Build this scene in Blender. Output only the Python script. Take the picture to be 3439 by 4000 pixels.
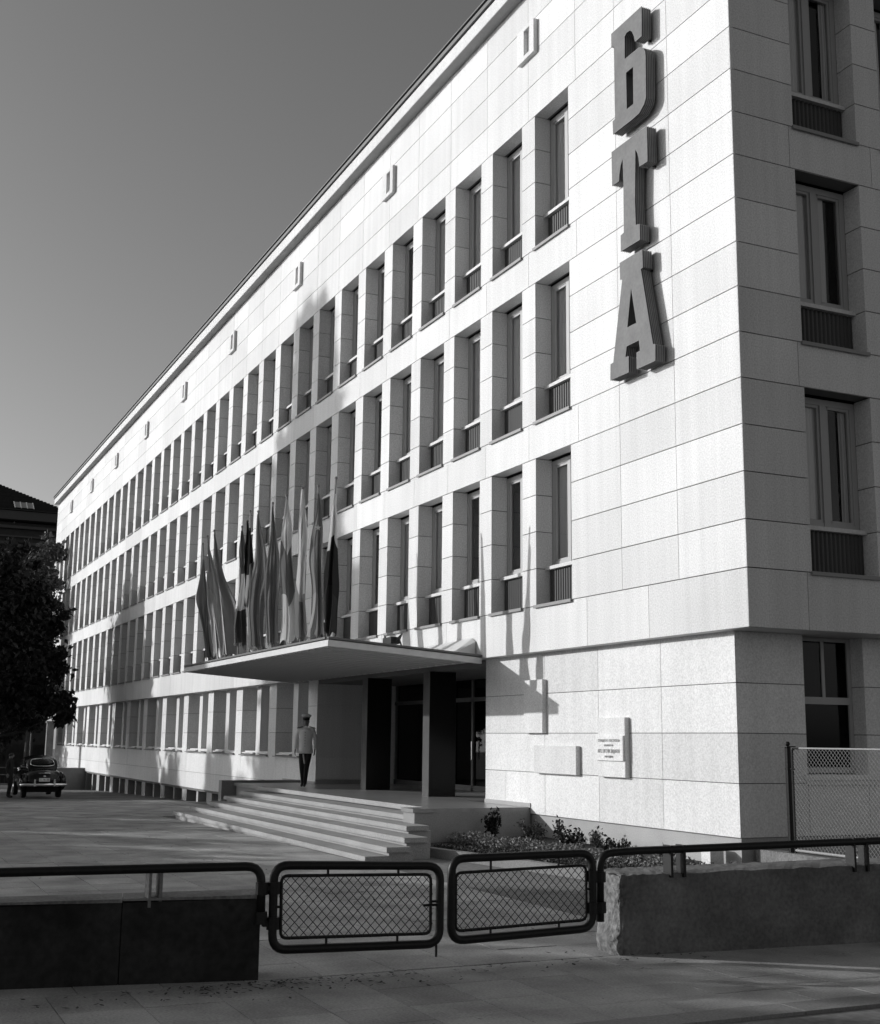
import bpy, bmesh, math, random
from mathutils import Vector, Matrix, Euler
R = math.radians
random.seed(7)
for o in list(bpy.data.objects): bpy.data.objects.remove(o)
sc = bpy.context.scene
col = sc.collection

# ------------------------------------------------------------------ camera
cam_d = bpy.data.cameras.new('camera'); cam = bpy.data.objects.new('camera', cam_d); col.objects.link(cam)
cam_d.sensor_fit = 'VERTICAL'; cam_d.sensor_height = 24; cam_d.sensor_width = 24
cam_d.lens = 29.284; cam_d.clip_start = .1; cam_d.clip_end = 3000
cr, cu, cb = Vector((.422653, .906228, .010759)), Vector((.158333, -.085523, .983675)), Vector((.892354, -.41405, -.179632))
cam.matrix_world = Matrix(((cr.x, cu.x, cb.x, 14.511), (cr.y, cu.y, cb.y, -11.684), (cr.z, cu.z, cb.z, 1.974), (0, 0, 0, 1)))
sc.camera = cam
# ------------------------------------------------------------------ light (low sun from the left, across the street)
SUN = Vector((.582, .765, -.276)).normalized()          # direction the light travels
elev = math.asin(-SUN.z)
world = bpy.data.worlds.new('World'); sc.world = world; world.use_nodes = True
wn, wl = world.node_tree.nodes, world.node_tree.links
wn.clear()
sky = wn.new('ShaderNodeTexSky'); sky.sky_type = 'NISHITA'; sky.sun_disc = False
sky.sun_elevation = elev; sky.sun_rotation = math.atan2(-SUN.x, -SUN.y)
sky.air_density = 1.0; sky.dust_density = 1.5; sky.ozone_density = 1.0
bw = wn.new('ShaderNodeSeparateColor')   # black-and-white film behind an orange filter sees mostly red
bg = wn.new('ShaderNodeBackground'); out = wn.new('ShaderNodeOutputWorld')
bg.inputs['Strength'].default_value = .116
wl.new(sky.outputs[0], bw.inputs[0]); wl.new(bw.outputs[0], bg.inputs[0]); wl.new(bg.outputs[0], out.inputs[0])
sl = bpy.data.lights.new('sun', 'SUN'); sl.energy = 2.75; sl.angle = R(.55); sl.color = (1, 1, 1)
so = bpy.data.objects.new('sun', sl); col.objects.link(so)
so.rotation_euler = SUN.to_track_quat('-Z', 'Y').to_euler(); so.location = (-40, -60, 40)
sc.view_settings.view_transform = 'Standard'; sc.view_settings.look = 'None'
sc.view_settings.exposure = 0.22; sc.view_settings.gamma = 1
sc.render.resolution_x, sc.render.resolution_y = 880, 1024
sc.render.engine = 'CYCLES'

# ------------------------------------------------------------------ materials (a black-and-white photograph: greys)
MATS = {}
def mat(name, v, rough=.8, var=0., spec=.3, metal=0., nscale=0., namp=0., bump=0., big=0., bigscale=.6, streak=0., coat=0.):
    m = bpy.data.materials.new(name); m.use_nodes = True
    n, l = m.node_tree.nodes, m.node_tree.links
    p = n['Principled BSDF']
    p.inputs['Roughness'].default_value = rough; p.inputs['Metallic'].default_value = metal
    p.inputs['Specular IOR Level'].default_value = spec
    p.inputs['Coat Weight'].default_value = coat
    p.inputs['Base Color'].default_value = (v, v, v, 1)
    cur = None
    def add(a, b):
        x = n.new('ShaderNodeMath'); x.operation = 'ADD'; l.new(a, x.inputs[0])
        if hasattr(b, 'links'): l.new(b, x.inputs[1])
        else: x.inputs[1].default_value = b
        return x.outputs[0]
    def rng(a, lo, hi, f0=0, f1=1):
        x = n.new('ShaderNodeMapRange'); l.new(a, x.inputs['Value'])
        x.inputs['From Min'].default_value = f0; x.inputs['From Max'].default_value = f1
        x.inputs['To Min'].default_value = lo; x.inputs['To Max'].default_value = hi
        return x.outputs[0]
    geo = n.new('ShaderNodeNewGeometry')
    terms = []
    if var:
        oi = n.new('ShaderNodeObjectInfo')
        s = add(oi.outputs['Random'], geo.outputs['Random Per Island'])
        fr = n.new('ShaderNodeMath'); fr.operation = 'FRACT'; l.new(s, fr.inputs[0])
        terms.append(rng(fr.outputs[0], 1 - var, 1 + var))
    def noise(scale, detail, vec=None):
        x = n.new('ShaderNodeTexNoise'); x.inputs['Scale'].default_value = scale; x.inputs['Detail'].default_value = detail
        l.new(vec if vec else geo.outputs['Position'], x.inputs['Vector']); return x.outputs[0]
    if nscale:
        nz = noise(nscale, 3); terms.append(rng(nz, 1 - namp, 1 + namp, .3, .7))
        if bump:
            b = n.new('ShaderNodeBump'); b.inputs['Strength'].default_value = bump; b.inputs['Distance'].default_value = .02
            l.new(nz, b.inputs['Height']); l.new(b.outputs[0], p.inputs['Normal'])
    if big:
        terms.append(rng(noise(bigscale, 5), 1 - big, 1 + big, .3, .7))
    if streak:
        mp = n.new('ShaderNodeMapping'); mp.inputs['Scale'].default_value = (3, 3, .12); l.new(geo.outputs['Position'], mp.inputs['Vector'])
        terms.append(rng(noise(1.5, 4, mp.outputs[0]), 1 - streak, 1 + streak, .3, .7))
    if terms:
        cur = terms[0]
        for t in terms[1:]:
            x = n.new('ShaderNodeMath'); x.operation = 'MULTIPLY'; l.new(cur, x.inputs[0]); l.new(t, x.inputs[1]); cur = x.outputs[0]
        x = n.new('ShaderNodeMath'); x.operation = 'MULTIPLY'; l.new(cur, x.inputs[0]); x.inputs[1].default_value = v
        l.new(x.outputs[0], p.inputs['Base Color'])
    MATS[name] = m
    return m
mat('facade_stone', .675, .75, var=.075, nscale=38, namp=.16, bump=.15, big=.06, bigscale=.35, streak=.055)
mat('mortar', .16, .9)
mat('plinth_stone', .36, .8, var=.04, nscale=60, namp=.14, big=.10, bigscale=1.2)
mat('granite_step', .31, .7, var=.05, nscale=70, namp=.22, bump=.1, big=.10, bigscale=1.5)
mat('terrazzo', .24, .28, var=.05, nscale=6, namp=.12, big=.12, bigscale=1.0, spec=.5)
mat('paving_slab', .33, .82, var=.11, nscale=45, namp=.2, bump=.3, big=.30, bigscale=1.3)
mat('paving_base', .16, .9, nscale=12, namp=.25, big=.25, bigscale=.5)
mat('asphalt', .06, .85, nscale=80, namp=.3, bump=.4, big=.15)
mat('kerb_stone', .20, .8, var=.08, nscale=50, namp=.2, big=.12)
mat('dark_concrete', .022, .85, nscale=14, namp=.35, bump=.4, big=.55, bigscale=2.0)
mat('cap_concrete', .17, .85, nscale=30, namp=.25, bump=.4, big=.25, bigscale=2.5)
mat('grey_concrete', .14, .9, nscale=26, namp=.2, bump=.5, big=.28, bigscale=2.2)
mat('broken_concrete', .15, .95, nscale=18, namp=.45, bump=1.0, big=.2, bigscale=5)
mat('podium_concrete', .26, .85, nscale=50, namp=.12, big=.10, bigscale=1.5)
mat('black_paint', .008, .45, spec=.3, nscale=30, namp=.3)
mat('wire', .02, .5, spec=.5)
mat('zinc_wire', .30, .6)
mat('polished_black', .006, .22, spec=.18)
mat('column_edge', .07, .35, nscale=30, namp=.15, big=.15, bigscale=2)
mat('frame_paint', .40, .5)
mat('ledge_paint', .62, .6, nscale=20, namp=.08)
mat('sill_metal', .26, .5)
mat('spandrel', .05, .5, spec=.4)
mat('curtain', .74, .9)
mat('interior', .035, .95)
mat('canopy_paint', .62, .55, nscale=6, namp=.05, big=.05)
mat('canopy_soffit', .38, .42, big=.12, bigscale=2)
mat('soffit_panel', .66, .6, big=.15, bigscale=2)
mat('soffit_rib', .42, .6)
mat('gutter', .13, .5)
mat('sign_face', .12, .6, nscale=16, namp=.12, big=.16, bigscale=3)
mat('sign_body', .10, .55, big=.2, bigscale=6)
mat('sign_tube', .28, .25, spec=.6)
mat('flag_pole', .16, .4)
mat('white_cloth', .62, .85, nscale=30, namp=.05)
mat('dark_cloth', .018, .9)
mat('skin', .17, .6)
mat('boots', .01, .25, spec=.5)
mat('car_paint', .005, .22, spec=.3, coat=.15)
mat('chrome', .75, .14, metal=1.)
mat('tyre', .012, .9)
mat('car_lamp', .12, .2)
mat('plate_white', .75, .6)
mat('ink', .03, .7)
mat('carved', .30, .8)
mat('bark', .05, .9, nscale=20, namp=.3)
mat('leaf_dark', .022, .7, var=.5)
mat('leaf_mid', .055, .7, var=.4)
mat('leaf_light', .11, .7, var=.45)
mat('hedge_leaf', .2, .8, var=.45)
mat('soil', .045, .95, nscale=20, namp=.4, big=.3, bigscale=2)
mat('far_wall', .055, .9, nscale=3, namp=.15)
mat('far_trim', .09, .9)
mat('roof_tile', .03, .85, var=.25)
mat('far_wall_pale', .20, .9)
def glass(name, tint, ior):
    m = bpy.data.materials.new(name); m.use_nodes = True; n, l = m.node_tree.nodes, m.node_tree.links; n.clear()
    o = n.new('ShaderNodeOutputMaterial'); mx = n.new('ShaderNodeMixShader'); t = n.new('ShaderNodeBsdfTransparent'); g = n.new('ShaderNodeBsdfGlossy')
    t.inputs[0].default_value = (tint, tint, tint, 1); g.inputs['Roughness'].default_value = .02
    f = n.new('ShaderNodeFresnel'); f.inputs[0].default_value = ior
    l.new(f.outputs[0], mx.inputs[0]); l.new(t.outputs[0], mx.inputs[1]); l.new(g.outputs[0], mx.inputs[2]); l.new(mx.outputs[0], o.inputs[0])
    MATS[name] = m
glass('glass', .97, 2.2); glass('dark_glass', .3, 1.25); glass('flank_glass', .95, 1.5)     # 'glass' stands for the two panes of a double window

# ------------------------------------------------------------------ mesh helpers
class MB:
    def __init__(s): s.v = []; s.f = []; s.mi = []; s.cur = 0
    def add(s, vs, fs):
        b = len(s.v); s.v += [tuple(v) for v in vs]
        for f in fs: s.f.append(tuple(b + i for i in f)); s.mi.append(s.cur)
        return s
    def box(s, x0, x1, y0, y1, z0, z1):
        return s.add([(x0,y0,z0),(x1,y0,z0),(x1,y1,z0),(x0,y1,z0),(x0,y0,z1),(x1,y0,z1),(x1,y1,z1),(x0,y1,z1)],
                     [(0,3,2,1),(4,5,6,7),(0,1,5,4),(1,2,6,5),(2,3,7,6),(3,0,4,7)])
    def bar(s, a, b, r, n=6, r2=None):
        a, b = Vector(a), Vector(b); d = (b - a)
        if d.length < 1e-6: return s
        d.normalize(); t = Vector((0,0,1)) if abs(d.z) < .9 else Vector((1,0,0))
        u = d.cross(t).normalized(); w = d.cross(u); r2 = r if r2 is None else r2
        vs = []
        for p, rr in ((a, r), (b, r2)):
            for i in range(n):
                an = 2*math.pi*i/n; vs.append(p + (u*math.cos(an) + w*math.sin(an))*rr)
        fs = [(i, (i+1) % n, n + (i+1) % n, n + i) for i in range(n)] + [tuple(range(n))[::-1], tuple(range(n, 2*n))]
        return s.add(vs, fs)
    def tube(s, pts, r, n=8, closed=False):
        pts = [Vector(p) for p in pts]; N = len(pts); vs = []; ref = None
        rr = r if isinstance(r, (list, tuple)) else [r]*N
        for i in range(N):
            a = pts[i-1] if (i > 0 or closed) else pts[i]; b = pts[(i+1) % N] if (i < N-1 or closed) else pts[i]
            d = (b - a).normalized()
            if ref is None:
                t = Vector((0,0,1)) if abs(d.z) < .9 else Vector((1,0,0)); ref = d.cross(t).normalized()
            u = (ref - d*ref.dot(d)).normalized(); ref = u; w = d.cross(u)
            for k in range(n):
                an = 2*math.pi*k/n; vs.append(pts[i] + (u*math.cos(an) + w*math.sin(an))*rr[i])
        fs = []
        for i in range(N if closed else N-1):
            j = (i+1) % N
            for k in range(n): fs.append((i*n+k, i*n+(k+1) % n, j*n+(k+1) % n, j*n+k))
        if not closed: fs += [tuple(range(n))[::-1], tuple(range((N-1)*n, N*n))]
        return s.add(vs, fs)
    def loft(s, rings, cap=True):
        n = len(rings[0]); vs = [p for r in rings for p in r]; fs = []
        for i in range(len(rings)-1):
            for k in range(n): fs.append((i*n+k, i*n+(k+1) % n, (i+1)*n+(k+1) % n, (i+1)*n+k))
        if cap: fs += [tuple(range(n))[::-1], tuple(range((len(rings)-1)*n, len(rings)*n))]
        return s.add(vs, fs)
    def sphere(s, c, rx, ry, rz, nu=10, nv=7):
        rings = []
        for j in range(1, nv):
            t = math.pi*j/nv
            rings.append([(c[0]+rx*math.sin(t)*math.cos(2*math.pi*i/nu), c[1]+ry*math.sin(t)*math.sin(2*math.pi*i/nu), c[2]-rz*math.cos(t)) for i in range(nu)])
        return s.loft(rings)
    def mesh(s, name, mats, smooth=False):
        me = bpy.data.meshes.new(name); me.from_pydata(s.v, [], s.f)
        for m in (mats if isinstance(mats, (list, tuple)) else [mats]): me.materials.append(MATS[m])
        if any(s.mi):
            for p, i in zip(me.polygons, s.mi): p.material_index = i
        if smooth:
            for p in me.polygons: p.use_smooth = True
        me.update(); return me
    def build(s, name, mats, parent=None, smooth=False, loc=None):
        return obj(name, s.mesh(name, mats, smooth), parent, loc)
def obj(name, me, parent=None, loc=None, rz=None):
    o = bpy.data.objects.new(name, me); col.objects.link(o)
    if parent: o.parent = parent
    if loc is not None: o.location = loc
    if rz is not None: o.rotation_euler = (0, 0, rz)
    return o
def tag(o, label, cat, group=None):
    o['label'] = label; o['category'] = cat
    if group: o['group'] = group
    return o
def thing(name, label, cat, loc=(0,0,0), rz=0, group=None):
    o = bpy.data.objects.new(name, None); col.objects.link(o); o.empty_display_size = .2
    o.location = loc; o.rotation_euler = (0, 0, rz); return tag(o, label, cat, group)
def structure(o): o['kind'] = 'structure'; return o
def stuff(o): o['kind'] = 'stuff'; return o
BOXC = {}
def boxobj(name, x0, x1, y0, y1, z0, z1, m, parent):
    d = (round(x1-x0, 3), round(y1-y0, 3), round(z1-z0, 3)); k = (d, m)
    if k not in BOXC:
        BOXC[k] = MB().box(-d[0]/2, d[0]/2, -d[1]/2, d[1]/2, -d[2]/2, d[2]/2).mesh(name, m)
    return obj(name, BOXC[k], parent, ((x0+x1)/2, (y0+y1)/2, (z0+z1)/2))
def poly_prism(name, outer, holes, y0, y1, m):
    """polygon in x,z extruded from y0 (front) to y1 (back)"""
    bm = bmesh.new(); edges = []
    for loop in [outer] + holes:
        vs = [bm.verts.new((x, y0, z)) for x, z in loop]
        for i in range(len(vs)): edges.append(bm.edges.new((vs[i], vs[(i+1) % len(vs)])))
    bmesh.ops.triangle_fill(bm, edges=edges, use_beauty=True)
    ret = bmesh.ops.extrude_face_region(bm, geom=list(bm.faces))
    bmesh.ops.translate(bm, verts=[g for g in ret['geom'] if isinstance(g, bmesh.types.BMVert)], vec=(0, y1-y0, 0))
    bmesh.ops.recalc_face_normals(bm, faces=list(bm.faces))
    me = bpy.data.meshes.new(name); bm.to_mesh(me); bm.free(); me.materials.append(MATS[m]); return me

# ------------------------------------------------------------------ terrain
GP = [(400,0),(60,0),(-5,0),(-12,-.04),(-19,-.11),(-28,-.28),(-35.5,-.42),(-45,-.60),(-56,-.84),(-80,-1.3),(-150,-2.2),(-600,-4)]
def gz(x):
    for (xa, za), (xb, zb) in zip(GP, GP[1:]):
        if xb <= x <= xa: return za + (zb-za)*(x-xa)/(xb-xa)
    return GP[-1][1]
g = MB()
ys = [-600, -14, .6, 600]
for (xa, za), (xb, zb) in zip(GP, GP[1:]):
    if xa > 60 or xb >= 60:
        continue
    hi = min(xa, 7.2)
    for y0, y1 in zip(ys, ys[1:]):
        g.add([(xb,y0,zb-.02),(hi,y0,gz(hi)-.02),(hi,y1,gz(hi)-.02),(xb,y1,zb-.02)], [(0,1,2,3)])
g.add([(7.2,-600,-.14),(600,-600,-.14),(600,600,-.14),(7.2,600,-.14)], [(0,1,2,3)])
g.add([(7.2,-600,-.14),(7.2,600,-.14),(7.2,600,-.02),(7.2,-600,-.02)], [(0,1,2,3)])
ground = structure(g.build('ground', 'paving_base'))
r = MB(); r.add([(6.75,-600,-.115),(200,-600,-.115),(200,600,-.115),(6.75,600,-.115)], [(0,1,2,3)])
road = structure(r.build('road', 'asphalt'))
ground2 = None
# paving slabs: sidewalk outside the barrier (x 4.2..6.4) and the forecourt
side = structure(MB().box(4.055, 6.42, -30, 12, -.3, -.012).build('pavement', 'paving_base'))
y = -12.6; k = 0
while y < 3:
    for i, (xa, xb) in enumerate(((4.06, 4.74), (4.74, 5.41), (5.41, 5.91), (5.91, 6.40))):
        boxobj('paving_slab', xa+.004, xb-.004, y+.004, y+.611, -.06, -.002+.003*random.random(), 'paving_slab', side)
    y += .615
k = 0; y = -14
while y < 3:
    boxobj('kerb_stone', 6.42, 6.72, y+.005, y+.995, -.14, .006, 'kerb_stone', side); y += 1.0
fore = structure(MB().box(-5, 4.1, -30, -3.9, -.3, -.014).build('forecourt', 'paving_base'))
def slab_poly(x0, x1, y0, y1):
    h = .006*random.random()
    m = MB(); z = [gz(x0)+h, gz(x1)+h]
    m.add([(x0,y0,z[0]-.06),(x1,y0,z[1]-.06),(x1,y1,z[1]-.06),(x0,y1,z[0]-.06),(x0,y0,z[0]),(x1,y0,z[1]),(x1,y1,z[1]),(x0,y1,z[0])],
          [(4,5,6,7),(0,1,5,4),(1,2,6,5),(2,3,7,6),(3,0,4,7)])
    return m
# near slabs singly, far ones as one sheet of slabs
cells = []
x = 4.05
while x > -34:
    y = -3.86 if x > -20 else -.4
    while y > -17:
        cells.append((x-.67, x, y-.67, y)); y -= .67
    x -= .67
def camdist(c):
    cx, cy = (c[0]+c[1])/2-14.511, (c[2]+c[3])/2+11.684
    d = math.hypot(cx, cy); an = abs(((math.degrees(math.atan2(cx, cy)) + 65.1 + 180) % 360) - 180)
    return d + (200 if an > 27 else 0)
cells.sort(key=camdist)
rest = MB()
for i, (x0, x1, y0, y1) in enumerate(cells):
    m = slab_poly(x0+.0045, x1-.0045, y0+.0045, y1-.0045)
    if i < 300: m.build('paving_slab', 'paving_slab', fore)
    else: rest.add(m.v, m.f)
stuff(rest.build('paving_slab_field', 'paving_slab', fore))

# ------------------------------------------------------------------ the office building
B = 1.87; ZO = 3.635
SILL = [4.511, 8.111, 11.711]; HH = 2.88; TOP = 17.52
W0 = -6.257; WW = 1.317; NB = 36; XEND = -72.6
bld = thing('office_building', 'long four-storey office building clad in pale stone with deep narrow windows', 'building', (0,0,0))
stones = []      # (x0,x1,y0,y1,z0,z1) proud cladding stones, front and flank
G = .006
core = MB()
def stone(x0, x1, y0, y1, z0, z1): stones.append((x0+G, x1-G, y0, y1, z0+G*1.3, z1-G*1.3))
YD = .36
bands = [(ZO, SILL[0])] + [(SILL[i]+HH, SILL[i+1]) for i in range(2)]
tops = [(SILL[2]+HH+.7325*i, SILL[2]+HH+.7325*(i+1)) for i in range(4)]
cz = [-.002, -1.67, -3.29]
for bi, (z0, z1) in enumerate(bands + tops):
    core.box(XEND+.05, -.06, .025, YD, z0+.02, z1-.02) if bi < 3 else None
    js = [-.002, -2.52, -4.43, -6.534] if bi == 0 else cz + [-4.664, -6.534]
    js = js + [-6.534-B*k for k in range(1, 36)] + [XEND]
    for a, b in zip(js, js[1:]): stone(b, a, 0, .30 if bi else .30, z0, z1)
core.box(XEND+.05, -.06, .025, YD, tops[0][0]+.02, TOP)
for s in SILL:
    for q in range(4):
        z0, z1 = s+.72*q, s+.72*(q+1)
        js = cz + [W0+WW]
        for a, b in zip(js, js[1:]): stone(b, a, 0, .30, z0, z1)
        for k in range(NB):
            xl = W0 - B*k; xr = xl - (B-WW) if k < NB-1 else XEND
            stone(xr, xl, 0, YD, z0, z1)
    core.box(W0+WW+.02, -.06, .025, YD+.01, s-.02, s+HH+.02)
    for k in range(NB):
        xl = W0 - B*k; xr = xl - (B-WW) if k < NB-1 else XEND
        core.box(xr+.025, xl-.025, .025, YD+.01, s-.03, s+HH+.03)
# flank (x = 0 plane); windows at y 1.22+1.87k
SW0 = 1.22; SY = 14.0; NS = 6
def fstone(y0, y1, z0, z1, d=.04): stones.append((-d, 0, y0+(G if y0 > 0 else .003), y1-G, z0+G*1.3, z1-G*1.3))
for bi, (z0, z1) in enumerate(bands + tops):
    js = [0, 1.12, 2.83] + [2.83+B*k for k in range(1, 6)] + [SY]
    for a, b in zip(js, js[1:]): fstone(a, b, z0, z1)
    core.box(-.36, -.03, .37, SY, z0+.02, z1-.02)
for s in SILL:
    for q in range(4):
        z0, z1 = s+.72*q, s+.72*(q+1)
        fstone(0, SW0, z0, z1)
        for k in range(NS):
            a = SW0+WW+B*k; fstone(a, SW0+B*(k+1) if k < NS-1 else SY, z0, z1, .36)
    core.box(-.36, -.03, .37, SW0-.025, s-.03, s+HH+.03)
    for k in range(NS):
        a = SW0+WW+B*k; core.box(-.37, -.025, a+.025, (SW0+B*(k+1) if k < NS-1 else SY)-.025, s-.03, s+HH+.03)
# ground floor, set back: front y = .22, flank x = -.62
YB, XB = .22, -.62
GC = [.614, 1.393, 2.125, 2.866, ZO]
EL, ER = -19.24, -8.79        # entrance jambs
for q, (z0, z1) in enumerate(zip(GC, GC[1:])):
    js = [XB, -2.536, -4.445, -6.34] + ([-7.9] if q == 0 else []) + [ER]
    for i, (a, b) in enumerate(zip(js, js[1:])): stones.append((b+G, a-(G if i else .002), YB, YB+.3, z0+G, z1-(G if q < 3 else .0)))
core.box(ER+.03, XB-.05, YB+.025, YB+.6, .6, ZO)
for q, (z0, z1) in enumerate(zip(GC, GC[1:])):
    z1b = z1-(G if q < 3 else 0)
    stones.append((XB-.04, XB, YB+.003, 1.52-G, z0+G, z1b))
    stones.append((XB-.3, XB, 2.712+G, 5.2-G, z0+G, z1b)); stones.append((XB-.3, XB, 5.2+G, 9-G, z0+G, z1b)); stones.append((XB-.3, XB, 9+G, SY, z0+G, z1b))
    if z1 < 1.5: stones.append((XB-.3, XB, 1.52+G, 2.712-G, z0+G, 1.46))
core.box(XB-.6, XB-.03, YB+.3, 1.50, .6, ZO); core.box(XB-.6, XB-.03, 2.73, SY-.02, .6, ZO); core.box(XB-.6, XB-.03, 1.5, 2.73, .6, 1.44)
XBE = -68.45
PIL = []                      # left wing pillars
for k in range(14):
    xr = EL - 3.74*k; xl = max(xr-.74, XBE); PIL.append((xl, xr))
    for z0, z1 in ((1.43, 2.15), (2.15, 2.89), (2.89, ZO)): stones.append((xl, xr, YB, YB+.62, z0+(G if z0 > 1.5 else 0), z1-(G if z1 < 3.5 else 0)))
    for z0, z1 in ((.1, .69), (.69, 1.43)):
        xe = xr-3.74 if k < 13 else XBE
        stones.append((xe+G, xr-G*(k > 0), YB, YB+.3, z0+G, z1-(G if z1 < 1 else 0)))
    core.box(xl+.03, xr-.03, YB+.03, YB+.63, 1.4, ZO)
core.box(XBE+.03, EL-.03, YB+.03, YB+.32, .11, 1.42)
core.build('wall_core', 'mortar', bld)
# sort by apparent size: nearest to the camera first
CP = Vector((14.511, -11.684, 1.974))
def app(s):
    c = Vector(((s[0]+s[1])/2, (s[2]+s[3])/2, (s[4]+s[5])/2)); d = c-CP
    v = Vector((d.dot(cr), d.dot(cu), -d.dot(cb)))
    inside = v.z > 0 and abs(v.x/v.z) < .40 and abs(v.y/v.z) < .46
    dx, dy, dz = s[1]-s[0], s[3]-s[2], s[5]-s[4]
    a = (dx*abs(d.y)+dy*abs(d.x))*dz/d.length**3
    return a if inside else a*1e-4
stones.sort(key=app, reverse=True)
for s in stones[:300]: boxobj('stone_slab', *s, 'facade_stone', bld)
sm = MB()
for s in stones[300:]: sm.box(*s)
stuff(sm.build('stone_slab_field', 'facade_stone', bld))
# soffit under the projecting floors, roof body, dark inside
MB().box(XEND+.02, -.05, .30, SY, ZO+.004, ZO+.10).box(XEND+.02, -.05, .03, .36, ZO+.002, ZO+.03).build('soffit', 'canopy_paint', bld)
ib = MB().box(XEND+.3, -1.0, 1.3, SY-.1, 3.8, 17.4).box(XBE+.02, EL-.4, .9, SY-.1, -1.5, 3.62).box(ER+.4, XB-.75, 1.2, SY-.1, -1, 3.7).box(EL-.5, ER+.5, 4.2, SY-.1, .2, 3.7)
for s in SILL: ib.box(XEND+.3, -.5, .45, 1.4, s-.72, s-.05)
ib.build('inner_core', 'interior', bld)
MB().box(XEND, 0.0, .02, SY, TOP-.02, 17.9).build('roof', 'far_wall', bld)
pl = MB().box(ER+.02, XB-.026, YB+.03, YB+.41, -.2, .611).box(XB-.4, XB-.026, YB+.41, SY, -.2, .611)
pl.build('plinth', 'plinth_stone', bld)
co = MB()
co.box(XEND, .28, -.28, .3, TOP, 17.84)
co2 = MB().box(XEND-.05, .33, -.33, .3, 17.87, 17.97).box(XEND-.08, .36, -.37, .3, 18.0, 18.03)
co.box(-.3, .28, .3, SY, TOP, 17.84); co2.box(-.3, .33, .3, SY, 17.87, 17.97)
cornice = co.build('cornice', 'facade_stone', bld)
MB().box(XEND, .26, -.26, .3, 17.84, 18.0).build('cornice_groove', 'interior', bld)
co2.build('gutter', 'gutter', bld)
MB().box(XEND+.01, .27, -.275, -.001, TOP-.014, TOP-.002).build('eave_soffit_shade', 'plinth_stone', bld)  # darker strip under the cornice: the eave's shade put into its colour
# attic vents
vm = MB(); vw, vh = .70, .74
vm.box(0, .28, -.10, .02, 0, vh).box(.52, vw, -.10, .02, 0, vh).box(.28, .52, -.10, .02, 0, .10).box(.28, .52, -.10, .02, vh-.08, vh).box(.28, .52, -.01, .02, .1, vh-.08)
vme = vm.mesh('attic_vent', 'facade_stone')
for k in range(9): obj('attic_vent', vme, bld, (-6.83-4*B*k, 0, 15.96))
# windows ----------------------------------------------------------
def frame_mesh(open_=False):
    m = MB(); y0, y1 = .36, .43; z0, z1 = .76, HH-.03; t = .10
    m.box(0, t, y0, y1, z0, z1).box(WW-t, WW, y0, y1, z0, z1).box(t, WW-t, y0, y1, z1-t, z1).box(t, WW-t, y0, y1, z0, z0+t)
    c = WW/2
    m.box(c-.06, c+.06, y0-.012, y1-.012, z0, z1-t)
    for a, b in ((t, c-.06), (c+.06, WW-t)):
        if open_ and a > c: continue
        m.box(a, a+.06, y0+.015, y1+.01, z0+t, z1-t).box(b-.045, b, y0+.015, y1+.01, z0+t, z1-t).box(a+.045, b-.045, y0+.015, y1+.01, z1-t-.045, z1-t).box(a+.045, b-.045, y0+.015, y1+.01, z0+t, z0+t+.045)
    if open_:
        for zz in (z0+t, z1-t-.05): m.box(WW-t-.05, WW-t, y1, y1+.5, zz, zz+.05)
        m.box(WW-t-.05, WW-t, y1, y1+.05, z0+t, z1-t).box(WW-t-.05, WW-t, y1+.45, y1+.5, z0+t, z1-t)
    return m.mesh('window', 'frame_paint')
FR = frame_mesh(); FRO = frame_mesh(True)
z0, z1 = .80, HH-.08
PANE = MB().add([(.10,.40,z0+.05),(WW/2-.1,.40,z0+.05),(WW/2-.1,.40,z1-.05),(.10,.40,z1-.05)], [(0,1,2,3)]).mesh('pane', 'glass')
sp = MB(); nr = 15; st = (WW-.02)/nr
for i in range(nr):
    a = .01+i*st; sp.add([(a,.31,0),(a+st*.3,.285,0),(a+st*.7,.285,0),(a+st,.31,0),(a,.31,.70),(a+st*.3,.285,.70),(a+st*.7,.285,.70),(a+st,.31,.70)], [(0,1,5,4),(1,2,6,5),(2,3,7,6)])
PANEF = PANE.copy(); PANEF.materials.clear(); PANEF.materials.append(MATS['flank_glass'])
SPAN = sp.box(.0, WW, .312, .35, 0, .70).mesh('spandrel_panel', 'spandrel')
LEDGE = MB().box(-.0, WW, .21, .42, .70, .765).box(0, .03, .19, .21, .68, .765).mesh('window_ledge', 'ledge_paint')
SILLM = MB().box(-.04, WW+.02, -.045, .30, -.034, .0).box(-.04, WW+.02, -.05, -.02, -.045, .012).mesh('window_sill', 'sill_metal')
def curtain_mesh(a, b, seed, z0=.84, z1=HH-.1):
    rr = random.Random(seed); n = 28; m = MB(); vs = []; ph = rr.random()*6
    for i in range(n+1):
        x = a+(b-a)*i/n; y = .450+.016*math.sin(i*1.55+ph)+.012*math.sin(i*.7+ph*2)
        vs += [(x, y, z0), (x, y*.98, (z0+z1)/2), (x, y, z1)]
    fs = []
    for i in range(n):
        for q in (0, 1): fs.append((i*3+q, i*3+3+q, i*3+4+q, i*3+1+q))
    return m.add(vs, fs).mesh('curtain', 'curtain', True)
CUR = [[curtain_mesh(.03, .50, 1), curtain_mesh(.86, WW-.03, 2)], [curtain_mesh(.03, WW-.03, 3)], [curtain_mesh(.03, .62, 4), curtain_mesh(1.05, WW-.03, 5)], [curtain_mesh(.70, WW-.03, 6)], [curtain_mesh(.03, .95, 8)]]
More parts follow.
